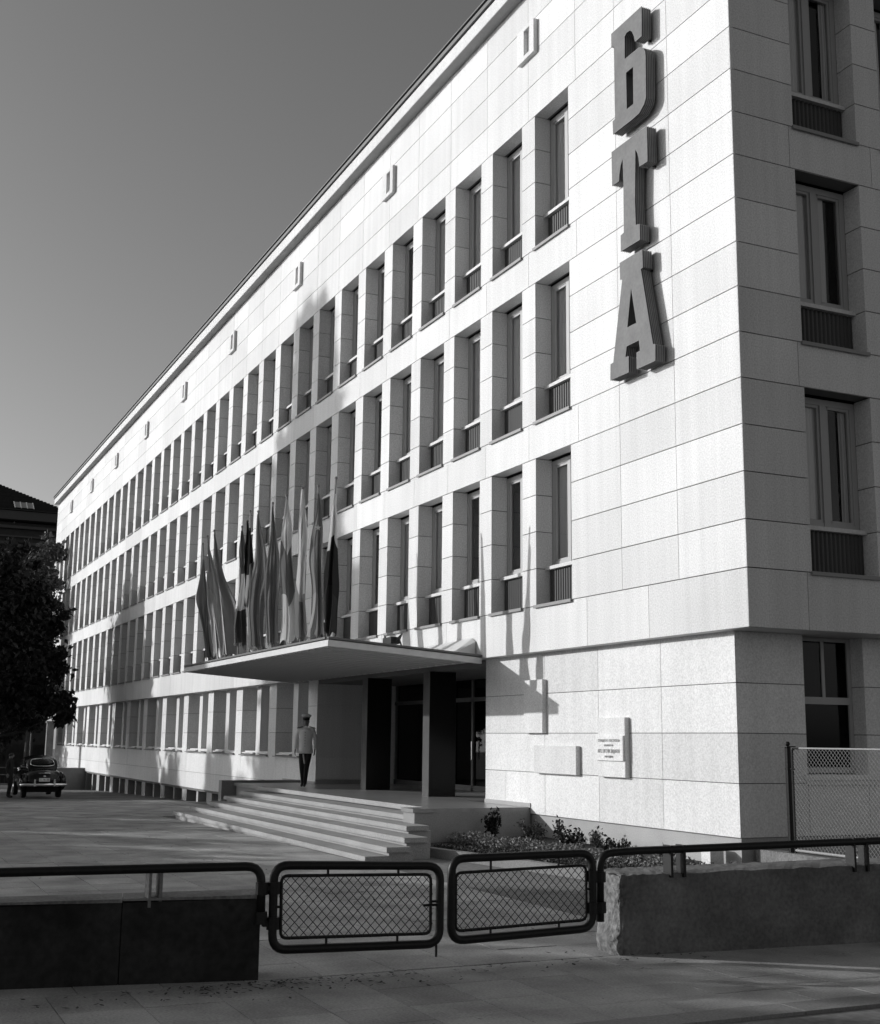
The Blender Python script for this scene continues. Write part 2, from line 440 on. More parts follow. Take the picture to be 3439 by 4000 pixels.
def place_window(loc, rz, fr, cur, detail):
    w = obj('window', fr, bld, loc, rz)
    for dx in ((0,) if fr is FRO else (0, WW/2)):
        p = obj('pane', PANEF if rz else PANE, w); p.location = (dx, 0, 0)
    obj('spandrel_panel', SPAN, w); obj('window_ledge', LEDGE, w); obj('window_sill', SILLM, w)
    if detail:
        for c in cur: obj('curtain', c, w)
rr = random.Random(3)
for i, s in enumerate(SILL):
    for k in range(NB):
        fr = FRO if (i == 1 and k == 0) or (i == 2 and k in (2, 5)) or (i == 0 and k in (4, 9)) or (i == 1 and k == 6) else FR
        place_window((W0-B*k, 0, s), 0, fr, CUR[rr.choice([0, 1, 1, 2, 3, 4])], k < 14)
for i, s in enumerate(SILL):
    for k in range(2): place_window((0, SW0+B*k, s), R(90), FR, CUR[[2, 0, 4, 1, 2, 0][i*2+k]], True)
# ground floor windows of the left wing
gw = MB(); OW = 3.0
gw.box(OW/2-.22, OW/2+.22, -.18, .34, .0, 2.2)
GWM = gw.mesh('window', 'facade_stone')
GF = MB()
for a, b in ((0, OW/2-.22), (OW/2+.22, OW)):
    GF.box(a, a+.06, .28, .34, .12, 2.2).box(b-.06, b, .28, .34, .12, 2.2).box(a, b, .28, .34, 2.14, 2.2).box(a, b, .28, .34, .12, .19).box(a, b, .28, .34, 1.2, 1.28)
GFM = GF.mesh('window_frame', 'frame_paint')
GPM = MB().box(.05, OW/2-.22, .31, .32, .15, 2.15).box(OW/2+.22, OW-.05, .31, .32, .15, 2.15).mesh('pane', 'glass')
GCM = curtain_mesh(.02, 2.98, 17, .16, 2.16)
for v in GCM.vertices: v.co.y -= .06
GSM = MB().box(0, OW/2-.225, -.27, .3, .045, .09).box(OW/2+.225, OW, -.27, .3, .045, .09).box(0, OW/2-.225, -.18, .3, .09, .135).box(OW/2+.225, OW, -.18, .3, .09, .135).mesh('window_sill', 'ledge_paint')
GSP = MB().box(-.03, OW+.03, -.37, -.05, -.012, .022).mesh('sill_plate', 'sill_metal')
for k in range(13):
    xl = EL-3.74*k-.74-OW
    w = obj('window', GWM, bld, (xl, YB+.30, 1.43)); obj('window_frame', GFM, w); obj('pane', GPM, w); obj('window_sill', GSM, w); obj('curtain', GCM, w); obj('sill_plate', GSP, w)
# flank ground floor window
fw = MB().box(0, .07, .27, .34, 0, 2.09).box(1.12, 1.19, .27, .34, 0, 2.09).box(.07, 1.12, .27, .34, 2.03, 2.09).box(.07, 1.12, .25, .36, 1.05, 1.16).box(.07, 1.12, .27, .34, 0, .08).box(.60, .66, .28, .34, 1.16, 2.03)
w = obj('window', fw.mesh('window', 'frame_paint'), bld, (XB, 1.52, 1.54), R(90))
MB().box(.05, 1.14, .30, .31, .06, 2.05).build('pane', 'dark_glass', w)
MB().box(-.05, 1.6, -.09, .3, -.10, -.02).box(-.02, 1.6, -.05, .3, -.17, -.10).build('window_sill', 'facade_stone', w)
# basement lights below the left wing
for xl, xr in PIL[1:11]: boxobj('basement_pier', xl, xr, YB+.08, YB+.5, gz(xl)-.3, .10, 'plinth_stone', bld)
for (xa, _), (_, xb) in zip(PIL[:10], PIL[1:11]): boxobj('basement_mullion', (xa+xb)/2-.13, (xa+xb)/2+.13, YB+.12, YB+.42, gz(xb)-.3, .10, 'plinth_stone', bld)
MB().box(XBE, EL-.02, YB+.5, YB+.56, -1.6, .1).build('basement_window', 'polished_black', bld)
MB().box(-57.4, EL-.05, YB+.04, YB+.6, .02, .098).build('basement_lintel', 'mortar', bld)
# entrance recess
MB().box(ER, ER+.32, YB+.35, 4.1, .70, 3.62).build('entrance_wall', 'facade_stone', bld)
ew = MB().box(EL-.32, EL, YB+.35, 4.1, .70, 3.62).build('entrance_wall', 'facade_stone', bld)
for q, (z0, z1) in enumerate(((.86, 1.46), (1.46, 2.2), (2.2, 2.95), (2.95, 3.6))):
    boxobj('stone_slab', EL, EL+.03, YB, 1.9, z0+G, z1-G, 'facade_stone', ew)
for b_ in ((EL, EL+.034, YB+.01, 2.3, .73, .85), (ER-.024, ER, YB+.01, 2.3, .73, .85), (-22.1, EL, YB-.02, YB, .70, .80), (ER, -6.88, YB-.02, YB, .70, .81)): MB().box(*b_).build('skirting', 'plinth_stone', bld)
MB().box(EL, ER, YB+.02, 4.1, 3.50, 3.62).build('entrance_ceiling', 'gutter', bld)
for xa, xb in ((-15.5, -15.16), (-11.72, -11.38)):
    c = MB().box(xa, xb, .13, .78, .72, 3.5).build('entrance_pier', 'polished_black', bld)
    MB().box(xa-.004, xb+.004, .118, .13, .72, 3.5).build('pier_facing', 'column_edge', c)
ds = MB(); YG = 2.6
for xx in (EL+.1, -17.0, -15.3, -14.2, -13.1, -11.5, -10.4, -9.6, ER-.12): ds.box(xx-.05, xx+.05, YG, YG+.10, .73, 3.5)
ds.box(EL, ER, YG, YG+.1, 2.95, 3.05).box(EL, ER, YG, YG+.1, .73, .86)
scr = ds.build('door_screen', 'column_edge', bld)
MB().box(EL, ER, YG+.045, YG+.05, .8, 3.5).build('pane', 'dark_glass', scr)
for xx in (-14.1, -10.5): MB().bar((xx, YG-.06, 1.5), (xx, YG-.06, 1.95), .018).build('door_handle', 'chrome', scr)
# ------------------------------------------------------------------ podium, steps
Z0, RHO = .735, .132
pod = thing('entrance_steps', 'wide granite entrance steps with podium under the canopy', 'steps', (-12,-2,0))
def pp(m, name, mt): return m.build(name, mt, pod, loc=(12, 2, 0))
pp(MB().box(-20.4, -6.9, -1.70, YB+.0, -.5, Z0-.06).box(EL, ER, YB, 4.1, .3, Z0-.06).box(-7.40, -6.895, -2.2, YB-.01, -.52, Z0-.072), 'podium', 'podium_concrete')
x = -20.4
tl = []
while x < -6.95:
    x1 = min(x+1.35, -6.88)
    for ya, yb in ((-1.77, -.6), (-.6, .6), (.6, 1.8), (1.8, 3.0)):
        if ya >= .5 and (x < EL+.05 or x1 > ER): continue
        if ya < .5 and yb > .5: yb = .19 if (x < EL or x1 > ER) else yb
        o = boxobj('terrazzo_slab', x+.003, x1-.003, ya+.003, yb-.003, Z0-.08, Z0, 'terrazzo', pod); o.location += Vector((12, 2, 0))
    x = x1
o = boxobj('terrazzo_slab', -7.42, -6.87, -2.24, -1.775, Z0-.07, Z0, 'terrazzo', pod); o.location += Vector((12, 2, 0))
XE = [-7.42, -7.42, -6.35, -5.5, -5.3, -5.25]
for k in range(0, 6):
    yn = -1.78 - .405*k; z = Z0 - RHO*k; xl = -18.12 - .15*k
    if k:
        n = 5; xs = [xl + (XE[k]-xl)*i/n for i in range(n+1)]
        for a, b in zip(xs, xs[1:]):
            o = boxobj('step_slab', a+.003, b-.003, yn, yn+.44, z-.085, z, 'granite_step', pod); o.location += Vector((12, 2, 0))
        pp(MB().box(xl+.08, XE[k]-.05, yn+.06, yn+.5, -.5, z-.085), 'step_riser', 'granite_step')
    else:
        n = 6; xs = [xl + (XE[1]-xl)*i/n for i in range(n+1)]
        for a, b in zip(xs, xs[1:]):
            o = boxobj('step_slab', a+.003, b-.003, yn-.03, yn+.008, z-.09, z+.002, 'granite_step', pod); o.location += Vector((12, 2, 0))
lw = MB().box(-20.75, -20.45, -2.1, YB, -.6, .80)
tag(lw.build('low_wall', 'podium_concrete'), 'low concrete wall closing the far end of the entrance steps', 'wall')
# ------------------------------------------------------------------ canopy
can = thing('entrance_canopy', 'flat white entrance canopy with ribbed soffit over the steps', 'canopy', (-14.3,-1.6,0))
def cp(m, name, mt): return m.build(name, mt, can, loc=(14.3, 1.6, 0))
XL, XR, YF = -20.25, -8.55, -3.36
def cz_(y): return 3.55 + (3.77-3.55)*min(1, max(0, (.0-y)/3.36))
m = MB()   # wedge slab
m.add([(XL+.12,0,3.58),(XR-.12,0,3.58),(XR-.12,YF+.1,3.80),(XL+.12,YF+.1,3.80),(XL+.12,0,3.70),(XR-.12,0,3.70),(XR-.12,YF+.1,3.92),(XL+.12,YF+.1,3.92)],
      [(0,1,2,3),(7,6,5,4),(0,4,5,1),(1,5,6,2),(2,6,7,3),(3,7,4,0)])
cp(m, 'roof_slab', 'soffit_panel')
def fascia(m, x0, x1, d0, d1):
    m.add([(x0,.0,3.53+d0),(x1,.0,3.53+d0),(x1,YF,3.76+d0),(x0,YF,3.76+d0),(x0,0,3.53+d1),(x1,0,3.53+d1),(x1,YF,3.76+d1),(x0,YF,3.76+d1)],
          [(0,1,2,3),(7,6,5,4),(0,4,5,1),(1,5,6,2),(2,6,7,3),(3,7,4,0)])
m = MB(); fascia(m, XR-.11, XR, 0, .12); fascia(m, XL, XL+.11, 0, .12); m.box(XL+.11, XR-.11, YF, YF+.1, 3.76, 3.88)
cp(m, 'fascia', 'canopy_paint')
m = MB(); fascia(m, XR-.10, XR+.03, .14, .18); fascia(m, XL-.03, XL+.10, .14, .18); m.box(XL+.1, XR-.1, YF-.03, YF+.1, 3.90, 3.94)
m.box(XL+.02, XR-.02, YF+.02, YF+.1, 3.88, 3.90)
cp(m, 'drip_edge', 'gutter')
n = 27; stp = (XR-XL-.3)/n
sl_me = MB().add([(0,-.25,3.545),(stp*.22,-.25,3.545),(stp*.22,YF+.22,3.765),(0,YF+.22,3.765),(0,-.25,3.585),(stp*.22,-.25,3.585),(stp*.22,YF+.22,3.80),(0,YF+.22,3.80)],
      [(0,1,2,3),(7,6,5,4),(0,4,5,1),(1,5,6,2),(2,6,7,3),(3,7,4,0)]).mesh('soffit_slat', 'soffit_rib')
for i in range(n): obj('soffit_slat', sl_me, can, (XL+.15+i*stp+14.3, 1.6, 0))
m = MB().add([(-12.2,-.02,3.74),(-8.95,-.02,3.74),(-8.8,-.02,3.74),(-8.8,-.55,3.72),(-12.2,-.55,3.72),(-12.2,-.02,4.02),(-8.95,-.02,4.08),(-8.8,-.02,4.0)],
     [(4,3,7,6,5),(3,2,7),(0,4,5)])
cp(m, 'flashing', 'canopy_paint')
# floodlight with loose cable on the canopy
fl = thing('floodlight', 'small dark floodlight with tangled cable on the canopy', 'lamp', (-11.0,-1.0,3.80)); fl.scale = (1.5, 1.5, 1.5)
MB().box(-.16, .16, -.07, .07, .16, .26).box(-.02, .02, -.02, .02, 0, .16).build('housing', 'black_paint', fl)
MB().tube([(.16,0,.2),(.28,.05,.3),(.36,-.02,.2),(.33,.05,.05),(.42,0,.0)], .012, 5).tube([(-.16,0,.22),(-.25,0,.3),(-.32,.03,.2),(-.24,0,.12),(-.3,0,.0)], .012, 5).build('cable', 'wire', fl)
# ------------------------------------------------------------------ flags
POLES = [((-19.605,7.298),(-18.367,4.007)),((-19.114,7.445),(-17.456,4.011)),((-18.42,7.497),(-16.587,4.002)),((-15.692,7.199),(-15.625,4.004)),((-15.222,7.265),(-14.759,4.018)),((-14.994,7.481),(-14.632,4.015)),((-14.33,7.365),(-13.892,4.019)),((-13.161,7.377),(-12.881,4.026)),((-12.13,7.384),(-11.893,4.02)),((-11.004,7.357),(-10.864,4.007)),((-9.983,7.209),(-9.657,3.999)),((-8.907,7.183),(-9.207,3.999))]
# per flag: tones of bands from hoist top to bottom, left and right spread (m) at mid and foot, top fraction, bottom fraction
FL = [([.15], .32,.05, .10,.30, .14,.98, 'plain grey limp flag, outermost at the far end of the canopy'),
      ([.17,.20], .10,.16, .04,.34, .06,.92, 'grey two-tone limp flag, second from the far end of the canopy'),
      ([.13], .06,.14, .02,.62, .03,.93, 'wide dark grey flag spreading to its right, third from the far end'),
      ([.07,.48,.05], .05,.20, .06,.26, .03,.86, 'flag with dark, white and dark bands hanging in folds'),
      ([.012], .03,.07, .02,.06, .0,.62, 'narrow nearly black furled flag among the middle flags'),
      ([.02,.22,.30], .03,.13, .05,.25, .12,.96, 'flag dark above and pale below beside the furled black flag'),
      ([.12,.09], .10,.20, .18,.20, .02,.94, 'mid grey flag gathered in a knot, seventh from the far end'),
      ([.10], .10,.14, .10,.18, .02,.96, 'even dark grey slim flag, fifth from the near end'),
      ([.30,.09,.28], .08,.18, .06,.22, .03,.93, 'flag with light top, dark middle and light tail'),
      ([.62,.60,.14], .10,.14, .04,.16, .01,.94, 'bright white topped flag hanging long, third from the near end'),
      ([.10,.12,.16], .06,.12, .22,.10, .05,.95, 'dark flag with a small pale star, second from the near end'),
      ([.50,.02,.03], .08,.14, .06,.12, .10,.96, 'pale topped flag with black body, nearest flag at the canopy corner')]
def tone_mat(name, tones):
    m = bpy.data.materials.new(name); m.use_nodes = True; n, l = m.node_tree.nodes, m.node_tree.links; p = n['Principled BSDF']
    p.inputs['Roughness'].default_value = .85; p.inputs['Specular IOR Level'].default_value = .1
    at = n.new('ShaderNodeUVMap'); sx = n.new('ShaderNodeSeparateXYZ'); rp = n.new('ShaderNodeValToRGB'); rp.color_ramp.interpolation = 'CONSTANT'
    el = rp.color_ramp.elements
    while len(el) < len(tones): el.new(.5)
    for i, t in enumerate(tones): el[i].position = i/len(tones); el[i].color = (t, t, t, 1)
    if len(tones) == 1: el[1].color = (tones[0],)*3+(1,)
    l.new(at.outputs[0], sx.inputs[0]); l.new(sx.outputs[1], rp.inputs[0]); l.new(rp.outputs[0], p.inputs['Base Color'])
    tr = n.new('ShaderNodeBsdfTranslucent'); mx = n.new('ShaderNodeMixShader'); mx.inputs[0].default_value = .35       # thin cloth lets light through
    l.new(rp.outputs[0], tr.inputs[0]); l.new(p.outputs[0], mx.inputs[1]); l.new(tr.outputs[0], mx.inputs[2]); l.new(mx.outputs[0], n['Material Output'].inputs[0])
    MATS[name] = m
def unit(v): v = Vector(v); v.normalize(); return v
DW = unit((.42, .9, 0)); DN = unit((.9, -.42, 0))
for i, ((t, b), F) in enumerate(zip(zip([p[0] for p in POLES], [p[1] for p in POLES]), FL)):
    tones, lm, rm, lb, rb, f0, f1, lab = F; tones = [min(.72, q*2.0) for q in tones]; lm, rm, lb, rb = lm*.85, rm*.85, lb*.95, rb*.95
    base = Vector((b[0], -3.15, b[1]-.08)); top = Vector((t[0], -3.15, t[1]))
    root = thing('flag', lab, 'flag', base, 0, 'flags along the canopy edge')
    MB().bar((0,0,0), top-base, .026, 6, .02).sphere(top-base, .03, .03, .04, 6, 5).build('flag_pole', 'flag_pole', root)
    nu, nv = 22, 30; vs = []; uv = []; rg = random.Random(40+i); ph = rg.random()*6
    nf = 1.6+rg.random()*1.4; rp_ = rg.choice((0, .2, .8, 1))
    L = top-base; ta = rg.uniform(-.7, .7); DWi = Vector((DW.x*math.cos(ta)-DW.y*math.sin(ta), DW.x*math.sin(ta)+DW.y*math.cos(ta), 0)); DNi = Vector((DWi.y, -DWi.x, 0))
    for j in range(nv+1):
        s = j/nv; fr = f0+(f1-f0)*s
        pc = L*(1-fr)
        pc = Vector((L.x*(1-fr*.97), 0, L.z*(1-fr)))
        k1 = math.sin(min(1, s*1.9)*math.pi/2)
        wl_ = (.02+k1*lm*(1-s)+lb*s*k1); wr_ = (.015+k1*rm*(1-s)+rb*s*k1)
        wob = .018*math.sin(s*6+ph)*k1; wl_ *= 1+.30*math.sin(s*8+ph*1.7); wr_ *= 1+.30*math.sin(s*7+ph*2.3)
        for q in range(nu+1):
            u = q/nu; d = -wl_+(wl_+wr_)*u+wob
            fold = (.05+.06*s)*math.sin(2*math.pi*nf*u+ph+s*2.2)+.018*math.sin(2*math.pi*nf*2.3*u+ph*2-s*5)
            sag = -.75*abs(u-rp_)*s**1.5-.10*math.sin(u*9+ph)*s*s
            crs = .022*math.sin(9*u+23*s+ph*3)*math.sin(5*s+ph)
            p = pc+DWi*d/max(.75, math.cos(ta))+DNi*(fold*min(1, .25+s*1.6)+crs)+DN*.03+Vector((0,0,sag))
            p.z = max(p.z, .06+.10*abs(math.sin(u*11+ph)))
            vs.append(p); uv.append((u, s))
    fs = [(j*(nu+1)+q, j*(nu+1)+q+1, (j+1)*(nu+1)+q+1, (j+1)*(nu+1)+q) for j in range(nv) for q in range(nu)]
    mn = 'flag_cloth_%d' % i; tone_mat(mn, tones)
    me = MB().add(vs, fs).mesh('flag_cloth', mn, True)
    ul = me.uv_layers.new(name='UVMap')
    for lp in me.loops: ul.data[lp.index].uv = (uv[lp.vertex_index][0], min(.999, uv[lp.vertex_index][1]+.06*math.sin(uv[lp.vertex_index][0]*5+i)))
    c = obj('flag_cloth', me, root)
    if i == 10:
        sp_ = []
        for q in range(10):
            rr_ = .07 if q % 2 == 0 else .03; an = math.pi/2+q*math.pi/5
            sp_.append(DW*(rr_*math.cos(an))+Vector((0,0,rr_*math.sin(an)))+Vector((L.x*.72,0,L.z*.72))+DN*.13)
        MB().add(sp_, [tuple(range(10))]).build('star', 'white_cloth', c)
# ------------------------------------------------------------------ sign letters
BE = [(-2.995,14.584),(-2.025,14.584),(-2.037,14.02),(-2.246,14.02),(-2.28,14.152),(-2.327,14.262),(-2.399,14.325),(-2.503,14.337),(-2.564,14.297),(-2.573,13.87),(-2.121,13.86),(-1.994,13.771),(-1.946,13.687),(-1.935,13.584),(-1.95,12.827),(-2.008,12.729),(-2.159,12.636),(-2.35,12.62),(-2.984,12.62),(-2.992,12.88),(-2.906,12.885),(-2.91,14.29),(-2.996,14.313)]
BEH = [(-2.54,13.587),(-2.32,13.587),(-2.331,12.893),(-2.535,12.893)]
TE = [(-3.043,12.31),(-1.94,12.30),(-1.941,11.65),(-2.185,11.66),(-2.21,11.843),(-2.239,11.931),(-2.294,12.025),(-2.337,11.112),(-2.325,10.66),(-2.204,10.63),(-2.210,10.346),(-2.795,10.346),(-2.793,10.643),(-2.693,10.66),(-2.681,11.568),(-2.694,12.025),(-2.757,11.931),(-2.803,11.772),(-2.815,11.66),(-3.038,11.66)]
AE = [(-2.84,10.155),(-2.148,10.155),(-2.137,9.829),(-2.199,9.818),(-1.893,8.412),(-1.826,8.40),(-1.836,8.112),(-2.378,8.112),(-2.374,8.405),(-2.27,8.408),(-2.297,8.594),(-2.666,8.594),(-2.704,8.42),(-2.608,8.41),(-2.612,8.125),(-3.186,8.13),(-3.175,8.42),(-3.085,8.426),(-2.768,9.828),(-2.83,9.845)]
AEH = [(-2.501,9.578),(-2.364,8.925),(-2.634,8.925)]
def inset(poly, d):
    n = len(poly); res = []; ar = sum(poly[i][0]*poly[(i+1) % n][1]-poly[(i+1) % n][0]*poly[i][1] for i in range(n)); sg = 1 if ar > 0 else -1
    for i in range(n):
        a, b, c = Vector(poly[i-1]), Vector(poly[i]), Vector(poly[(i+1) % n])
        e1 = (b-a).normalized(); e2 = (c-b).normalized()
        n1 = Vector((-e1.y, e1.x))*sg; n2 = Vector((-e2.y, e2.x))*sg; nn = (n1+n2)
        if nn.length < .2: nn = n1
        nn.normalize(); k = d/max(.45, nn.dot(n1)); p = b+nn*k; res.append((p.x, p.y))
    return res
for nm, lab, ou, ho in (('be', 'topmost big letter of the vertical sign on the facade', BE, [BEH]), ('te', 'middle letter of the vertical sign, shaped like a T with serifs', TE, []), ('ae', 'lowest letter of the vertical sign, shaped like an A with feet', AE, [AEH])):
    cx = sum(p[0] for p in ou)/len(ou); zb = min(p[1] for p in ou)
    sh = lambda P: [(x-cx, z-zb) for x, z in P]
    root = thing('sign_letter', lab, 'sign letter', (cx, 0, zb), 0, 'letters of the vertical sign')
    obj('face_plate', poly_prism('face_plate', sh(ou), [sh(h) for h in ho], -.25, -.238, 'sign_face'), root)
    ins = inset(sh(ou), .012)
    obj('letter_body', poly_prism('letter_body', ins, [inset(sh(h), -.012) for h in ho], -.237, -.05, 'sign_body'), root)
    tb = MB()
    for yy in (-.07, -.105, -.14, -.175, -.21):
        tb.tube([(x, yy, z) for x, z in inset(sh(ou), .004)], .007, 5, True)
    stuff(tb.build('light_tube', 'sign_tube', root))
    br = MB()
    for x, z in (ins[2], ins[len(ins)//2], ins[-3]): br.bar((x*.8, -.06, z), (x*.8, .01, z), .02, 6)
    br.build('bracket', 'black_paint', root)
# ------------------------------------------------------------------ plaques on the base wall
def plaque(name, lab, x0, x1, z0, z1, d=.10):
    bm = bmesh.new(); bmesh.ops.create_cube(bm, size=1)
    bmesh.ops.scale(bm, vec=(x1-x0, d, z1-z0), verts=bm.verts); bmesh.ops.translate(bm, vec=((x1-x0)/2, -d/2+.005, (z1-z0)/2), verts=bm.verts)
    bmesh.ops.bevel(bm, geom=list(bm.edges), offset=.008, segments=1, affect='EDGES')
    me = bpy.data.meshes.new(name); bm.to_mesh(me); bm.free(); me.materials.append(MATS['facade_stone']); o = obj(name, me, bld, (x0, YB, z0)); o['label'] = lab; return o
plaque('stone_panel', 'upright blank stone panel on the wall, half in canopy shadow', -6.99, -6.265, 2.126, 3.13)
plaque('stone_panel', 'low wide blank stone panel on the wall right of the entrance', -6.6, -5.06, 1.385, 1.896)
p3 = plaque('stone_panel', 'upright stone panel carrying a lettered tablet near the corner', -4.33, -3.475, 1.387, 2.386)
tabl = MB().box(-.02, .835, -.13, -.096, .275, .695).build('tablet', 'facade_stone', p3)
def text(body, size, x, y, z, parent, m, align='CENTER', rz=0, depth=.002, sx=1):
    c = bpy.data.curves.new('lettering', 'FONT'); c.body = body; c.size = size; c.align_x = align; c.extrude = depth
    o = bpy.data.objects.new('lettering', c); col.objects.link(o)
    dg = bpy.context.evaluated_depsgraph_get(); me = bpy.data.meshes.new_from_object(o.evaluated_get(dg)); bpy.data.objects.remove(o)
    me.materials.clear(); me.materials.append(MATS[m])
    o = obj('lettering', me, parent, (x, y, z)); o.rotation_euler = (R(90), 0, rz); o.scale = (sx, 1, 1); return o
text('СГРАДАТА Е ПОСТРОЕНА', .062, .41, -.133, .59, p3, 'carved', sx=.86)
text('ПО ПРОЕКТ НА', .045, .41, -.133, .515, p3, 'carved', sx=.85)
text('АРХ. ЕВГЕНИ ЗИДАРОВ', .085, .41, -.133, .405, p3, 'carved', sx=.70)
text('1960 ГОДИНА', .05, .41, -.133, .325, p3, 'carved', sx=.85)
exec_after = True
# ------------------------------------------------------------------ street barrier: two low walls, pipe rails, pair of gates
def wall_prism(m, p0, p1, th, h0, h1, zb=-.3):
    p0, p1 = Vector(p0), Vector(p1); d = (p1-p0).normalized(); nrm = Vector((-d.y, d.x))     # inward (-x)
    q0, q1 = p0+nrm*th, p1+nrm*th
    return m.add([(p0.x,p0.y,zb),(p1.x,p1.y,zb),(q1.x,q1.y,zb),(q0.x,q0.y,zb),(p0.x,p0.y,h0),(p1.x,p1.y,h1),(q1.x,q1.y,h1),(q0.x,q0.y,h0)],
                 [(0,3,2,1),(4,5,6,7),(0,1,5,4),(1,2,6,5),(2,3,7,6),(3,0,4,7)])
LB = Vector((4.03, -8.43)); LD = (Vector((4.03, -8.43))-Vector((3.65, -10.43))).normalized()
lwt = thing('barrier_wall', 'low dark stained concrete wall on the left with a black pipe rail', 'wall', (4.03, -8.43, 0))
def loc2(m, t, name, mt, smooth=False): return m.build(name, mt, t, smooth, loc=-t.location)
seg = [0, 1.13, 2.4, 3.9, 6.2]
for a, b in zip(seg, seg[1:]):
    p1 = LB-LD*(a+.004); p0 = LB-LD*(b-.004)
    loc2(wall_prism(MB(), p0, p1, .40, .655-.012*b, .655-.012*a), lwt, 'wall_block', 'dark_concrete')
    q1 = p1+Vector((.012, 0)); q0 = p0+Vector((.012, 0))
    loc2(wall_prism(MB(), q0, q1, .42, .685-.012*b, .685-.012*a, .656-.012*min(a, b)), lwt, 'coping', 'cap_concrete')
loc2(wall_prism(MB(), LB-LD*6.1+Vector((-.03, 0)), LB-LD*.03+Vector((-.03, 0)), .34, .55, .62), lwt, 'wall_core', 'dark_concrete')
def bend(pts, rad=.07, n=5):
    res = [Vector(pts[0])]
    for a, b, c in zip(pts, pts[1:], pts[2:]):
        a, b, c = Vector(a), Vector(b), Vector(c); u = (a-b).normalized(); v = (c-b).normalized()
        r_ = min(rad, (a-b).length*.45, (c-b).length*.45)
        for i in range(n+1):
            t = i/n; p0 = b+u*r_*(1-t); p1 = b+v*r_*t
            res.append(p0*(1-t)+p1*t)
    res.append(Vector(pts[-1])); return res
def loop_bend(pts, rad, n=5):
    N = len(pts); res = []
    for i in range(N):
        a, b, c = Vector(pts[i-1]), Vector(pts[i]), Vector(pts[(i+1) % N]); u = (a-b).normalized(); v = (c-b).normalized()
        for k in range(n+1):
            t = k/n; res.append((b+u*rad*(1-t))*(1-t)+(b+v*rad*t)*t)
    return res
PR = .038
rail = MB().tube(bend([(3.02,-13.8,.885),(3.64,-10.49,.894),(4.03,-8.44,.917),(4.034,-8.43,.45)], .13), PR, 10)
loc2(rail, lwt, 'pipe_rail', 'black_paint', True)
cl = MB()
for z in (.735, .50): cl.bar((4.032,-8.43,z-.05), (4.032,-8.43,z+.05), .055, 10)
loc2(cl, lwt, 'hinge_collar', 'black_paint')
pr_ = MB()
for yy in (-9.33, -9.24): pr_.box(3.72, 3.87, yy-.012, yy+.012, .60, .89)
loc2(pr_, lwt, 'rail_post', 'cap_concrete')
# right wall
rwt = thing('barrier_wall', 'low rough grey concrete wall on the right with a broken corner', 'wall', (4.12, -4.93, 0))
RC = Vector((4.12, -4.93)); RD = (Vector((4.36, -1.98))-RC).normalized(); TH = .52
def rough_wall():
    bm = bmesh.new(); NX, NZ = 70, 10; Lw = 7.5; rg = random.Random(5)
    nrm = Vector((-RD.y, RD.x)); front = []; top = []
    def pt(s, t, z): p = RC+RD*s+nrm*t; return Vector((p.x, p.y, z))
    g1 = []
    for i in range(NX+1):
        s = Lw*(i/NX)**1.6; rowv = []
        for j in range(NZ+1):
            z = -.05+(.735+.012*s+.05)*j/NZ
            bite = 0
            if s < .34:
                e = max(0, 1-s/.34); bite = .05*e*(.5+.5*math.sin(z*13+1))+.03*e*rg.random()
            rowv.append(bm.verts.new(pt(s, .004*rg.random()+bite, z-(.02*rg.random() if j == NZ else 0))))
        g1.append(rowv)
    for i in range(NX):
        for j in range(NZ): bm.faces.new((g1[i][j], g1[i+1][j], g1[i+1][j+1], g1[i][j+1]))
    g2 = []
    for i in range(NX+1):
        s = Lw*(i/NX)**1.6; g2.append([g1[i][NZ]]+[bm.verts.new(pt(s, t, .735+.012*s+.012*rg.random())) for t in (.13, .26, .39, TH)])
    for i in range(NX):
        for j in range(4): bm.faces.new((g2[i][j], g2[i+1][j], g2[i+1][j+1], g2[i][j+1]))
    bmesh.ops.recalc_face_normals(bm, faces=list(bm.faces))
    me = bpy.data.meshes.new('wall_block'); bm.to_mesh(me); bm.free(); me.materials.append(MATS['grey_concrete'])
    o = obj('wall_block', me, rwt, -rwt.location)
    for a in o.data.polygons:
        if a.normal.z > .8: a.use_smooth = False
    # broken end face
    bm = bmesh.new(); NT, NZ = 14, 22; gg = []
    for i in range(NT+1):
        t = TH*i/NT; rowv = []
        for j in range(NZ+1):
            z = -.05+.78*j/NZ
            k = .09*math.exp(-((z-.10)/.14)**2)*(1-abs(2*i/NT-1)**3)+(.03 if i < 5 else .008)*rg.random()
            edge = i in (0,) 
            rowv.append(bm.verts.new(pt(-k+.02+(0.03 if edge else 0), t+(.05*rg.random()+.02 if edge else 0)+.0, min(z, .73)-(.03*rg.random() if j == NZ else 0))))
        gg.append(rowv)
    for i in range(NT):
        for j in range(NZ): bm.faces.new((gg[i][j], gg[i][j+1], gg[i+1][j+1], gg[i+1][j]))
    bmesh.ops.recalc_face_normals(bm, faces=list(bm.faces))
    me = bpy.data.meshes.new('broken_end'); bm.to_mesh(me); bm.free(); me.materials.append(MATS['broken_concrete'])
    obj('broken_end', me, rwt, -rwt.location)
rough_wall()
loc2(wall_prism(MB(), RC+RD*.12+Vector((-.09, 0)), RC+RD*7.4+Vector((-.03, 0)), TH-.08, .70, .76), rwt, 'wall_core', 'broken_concrete')
rail = MB().tube(bend([(4.102,-5.155,.32),(4.10,-5.15,.935),(4.125,-4.862,.952),(4.365,-1.917,1.0),(4.65,1.6,1.05)], .13), PR, 10)
loc2(rail, rwt, 'pipe_rail', 'black_paint', True)
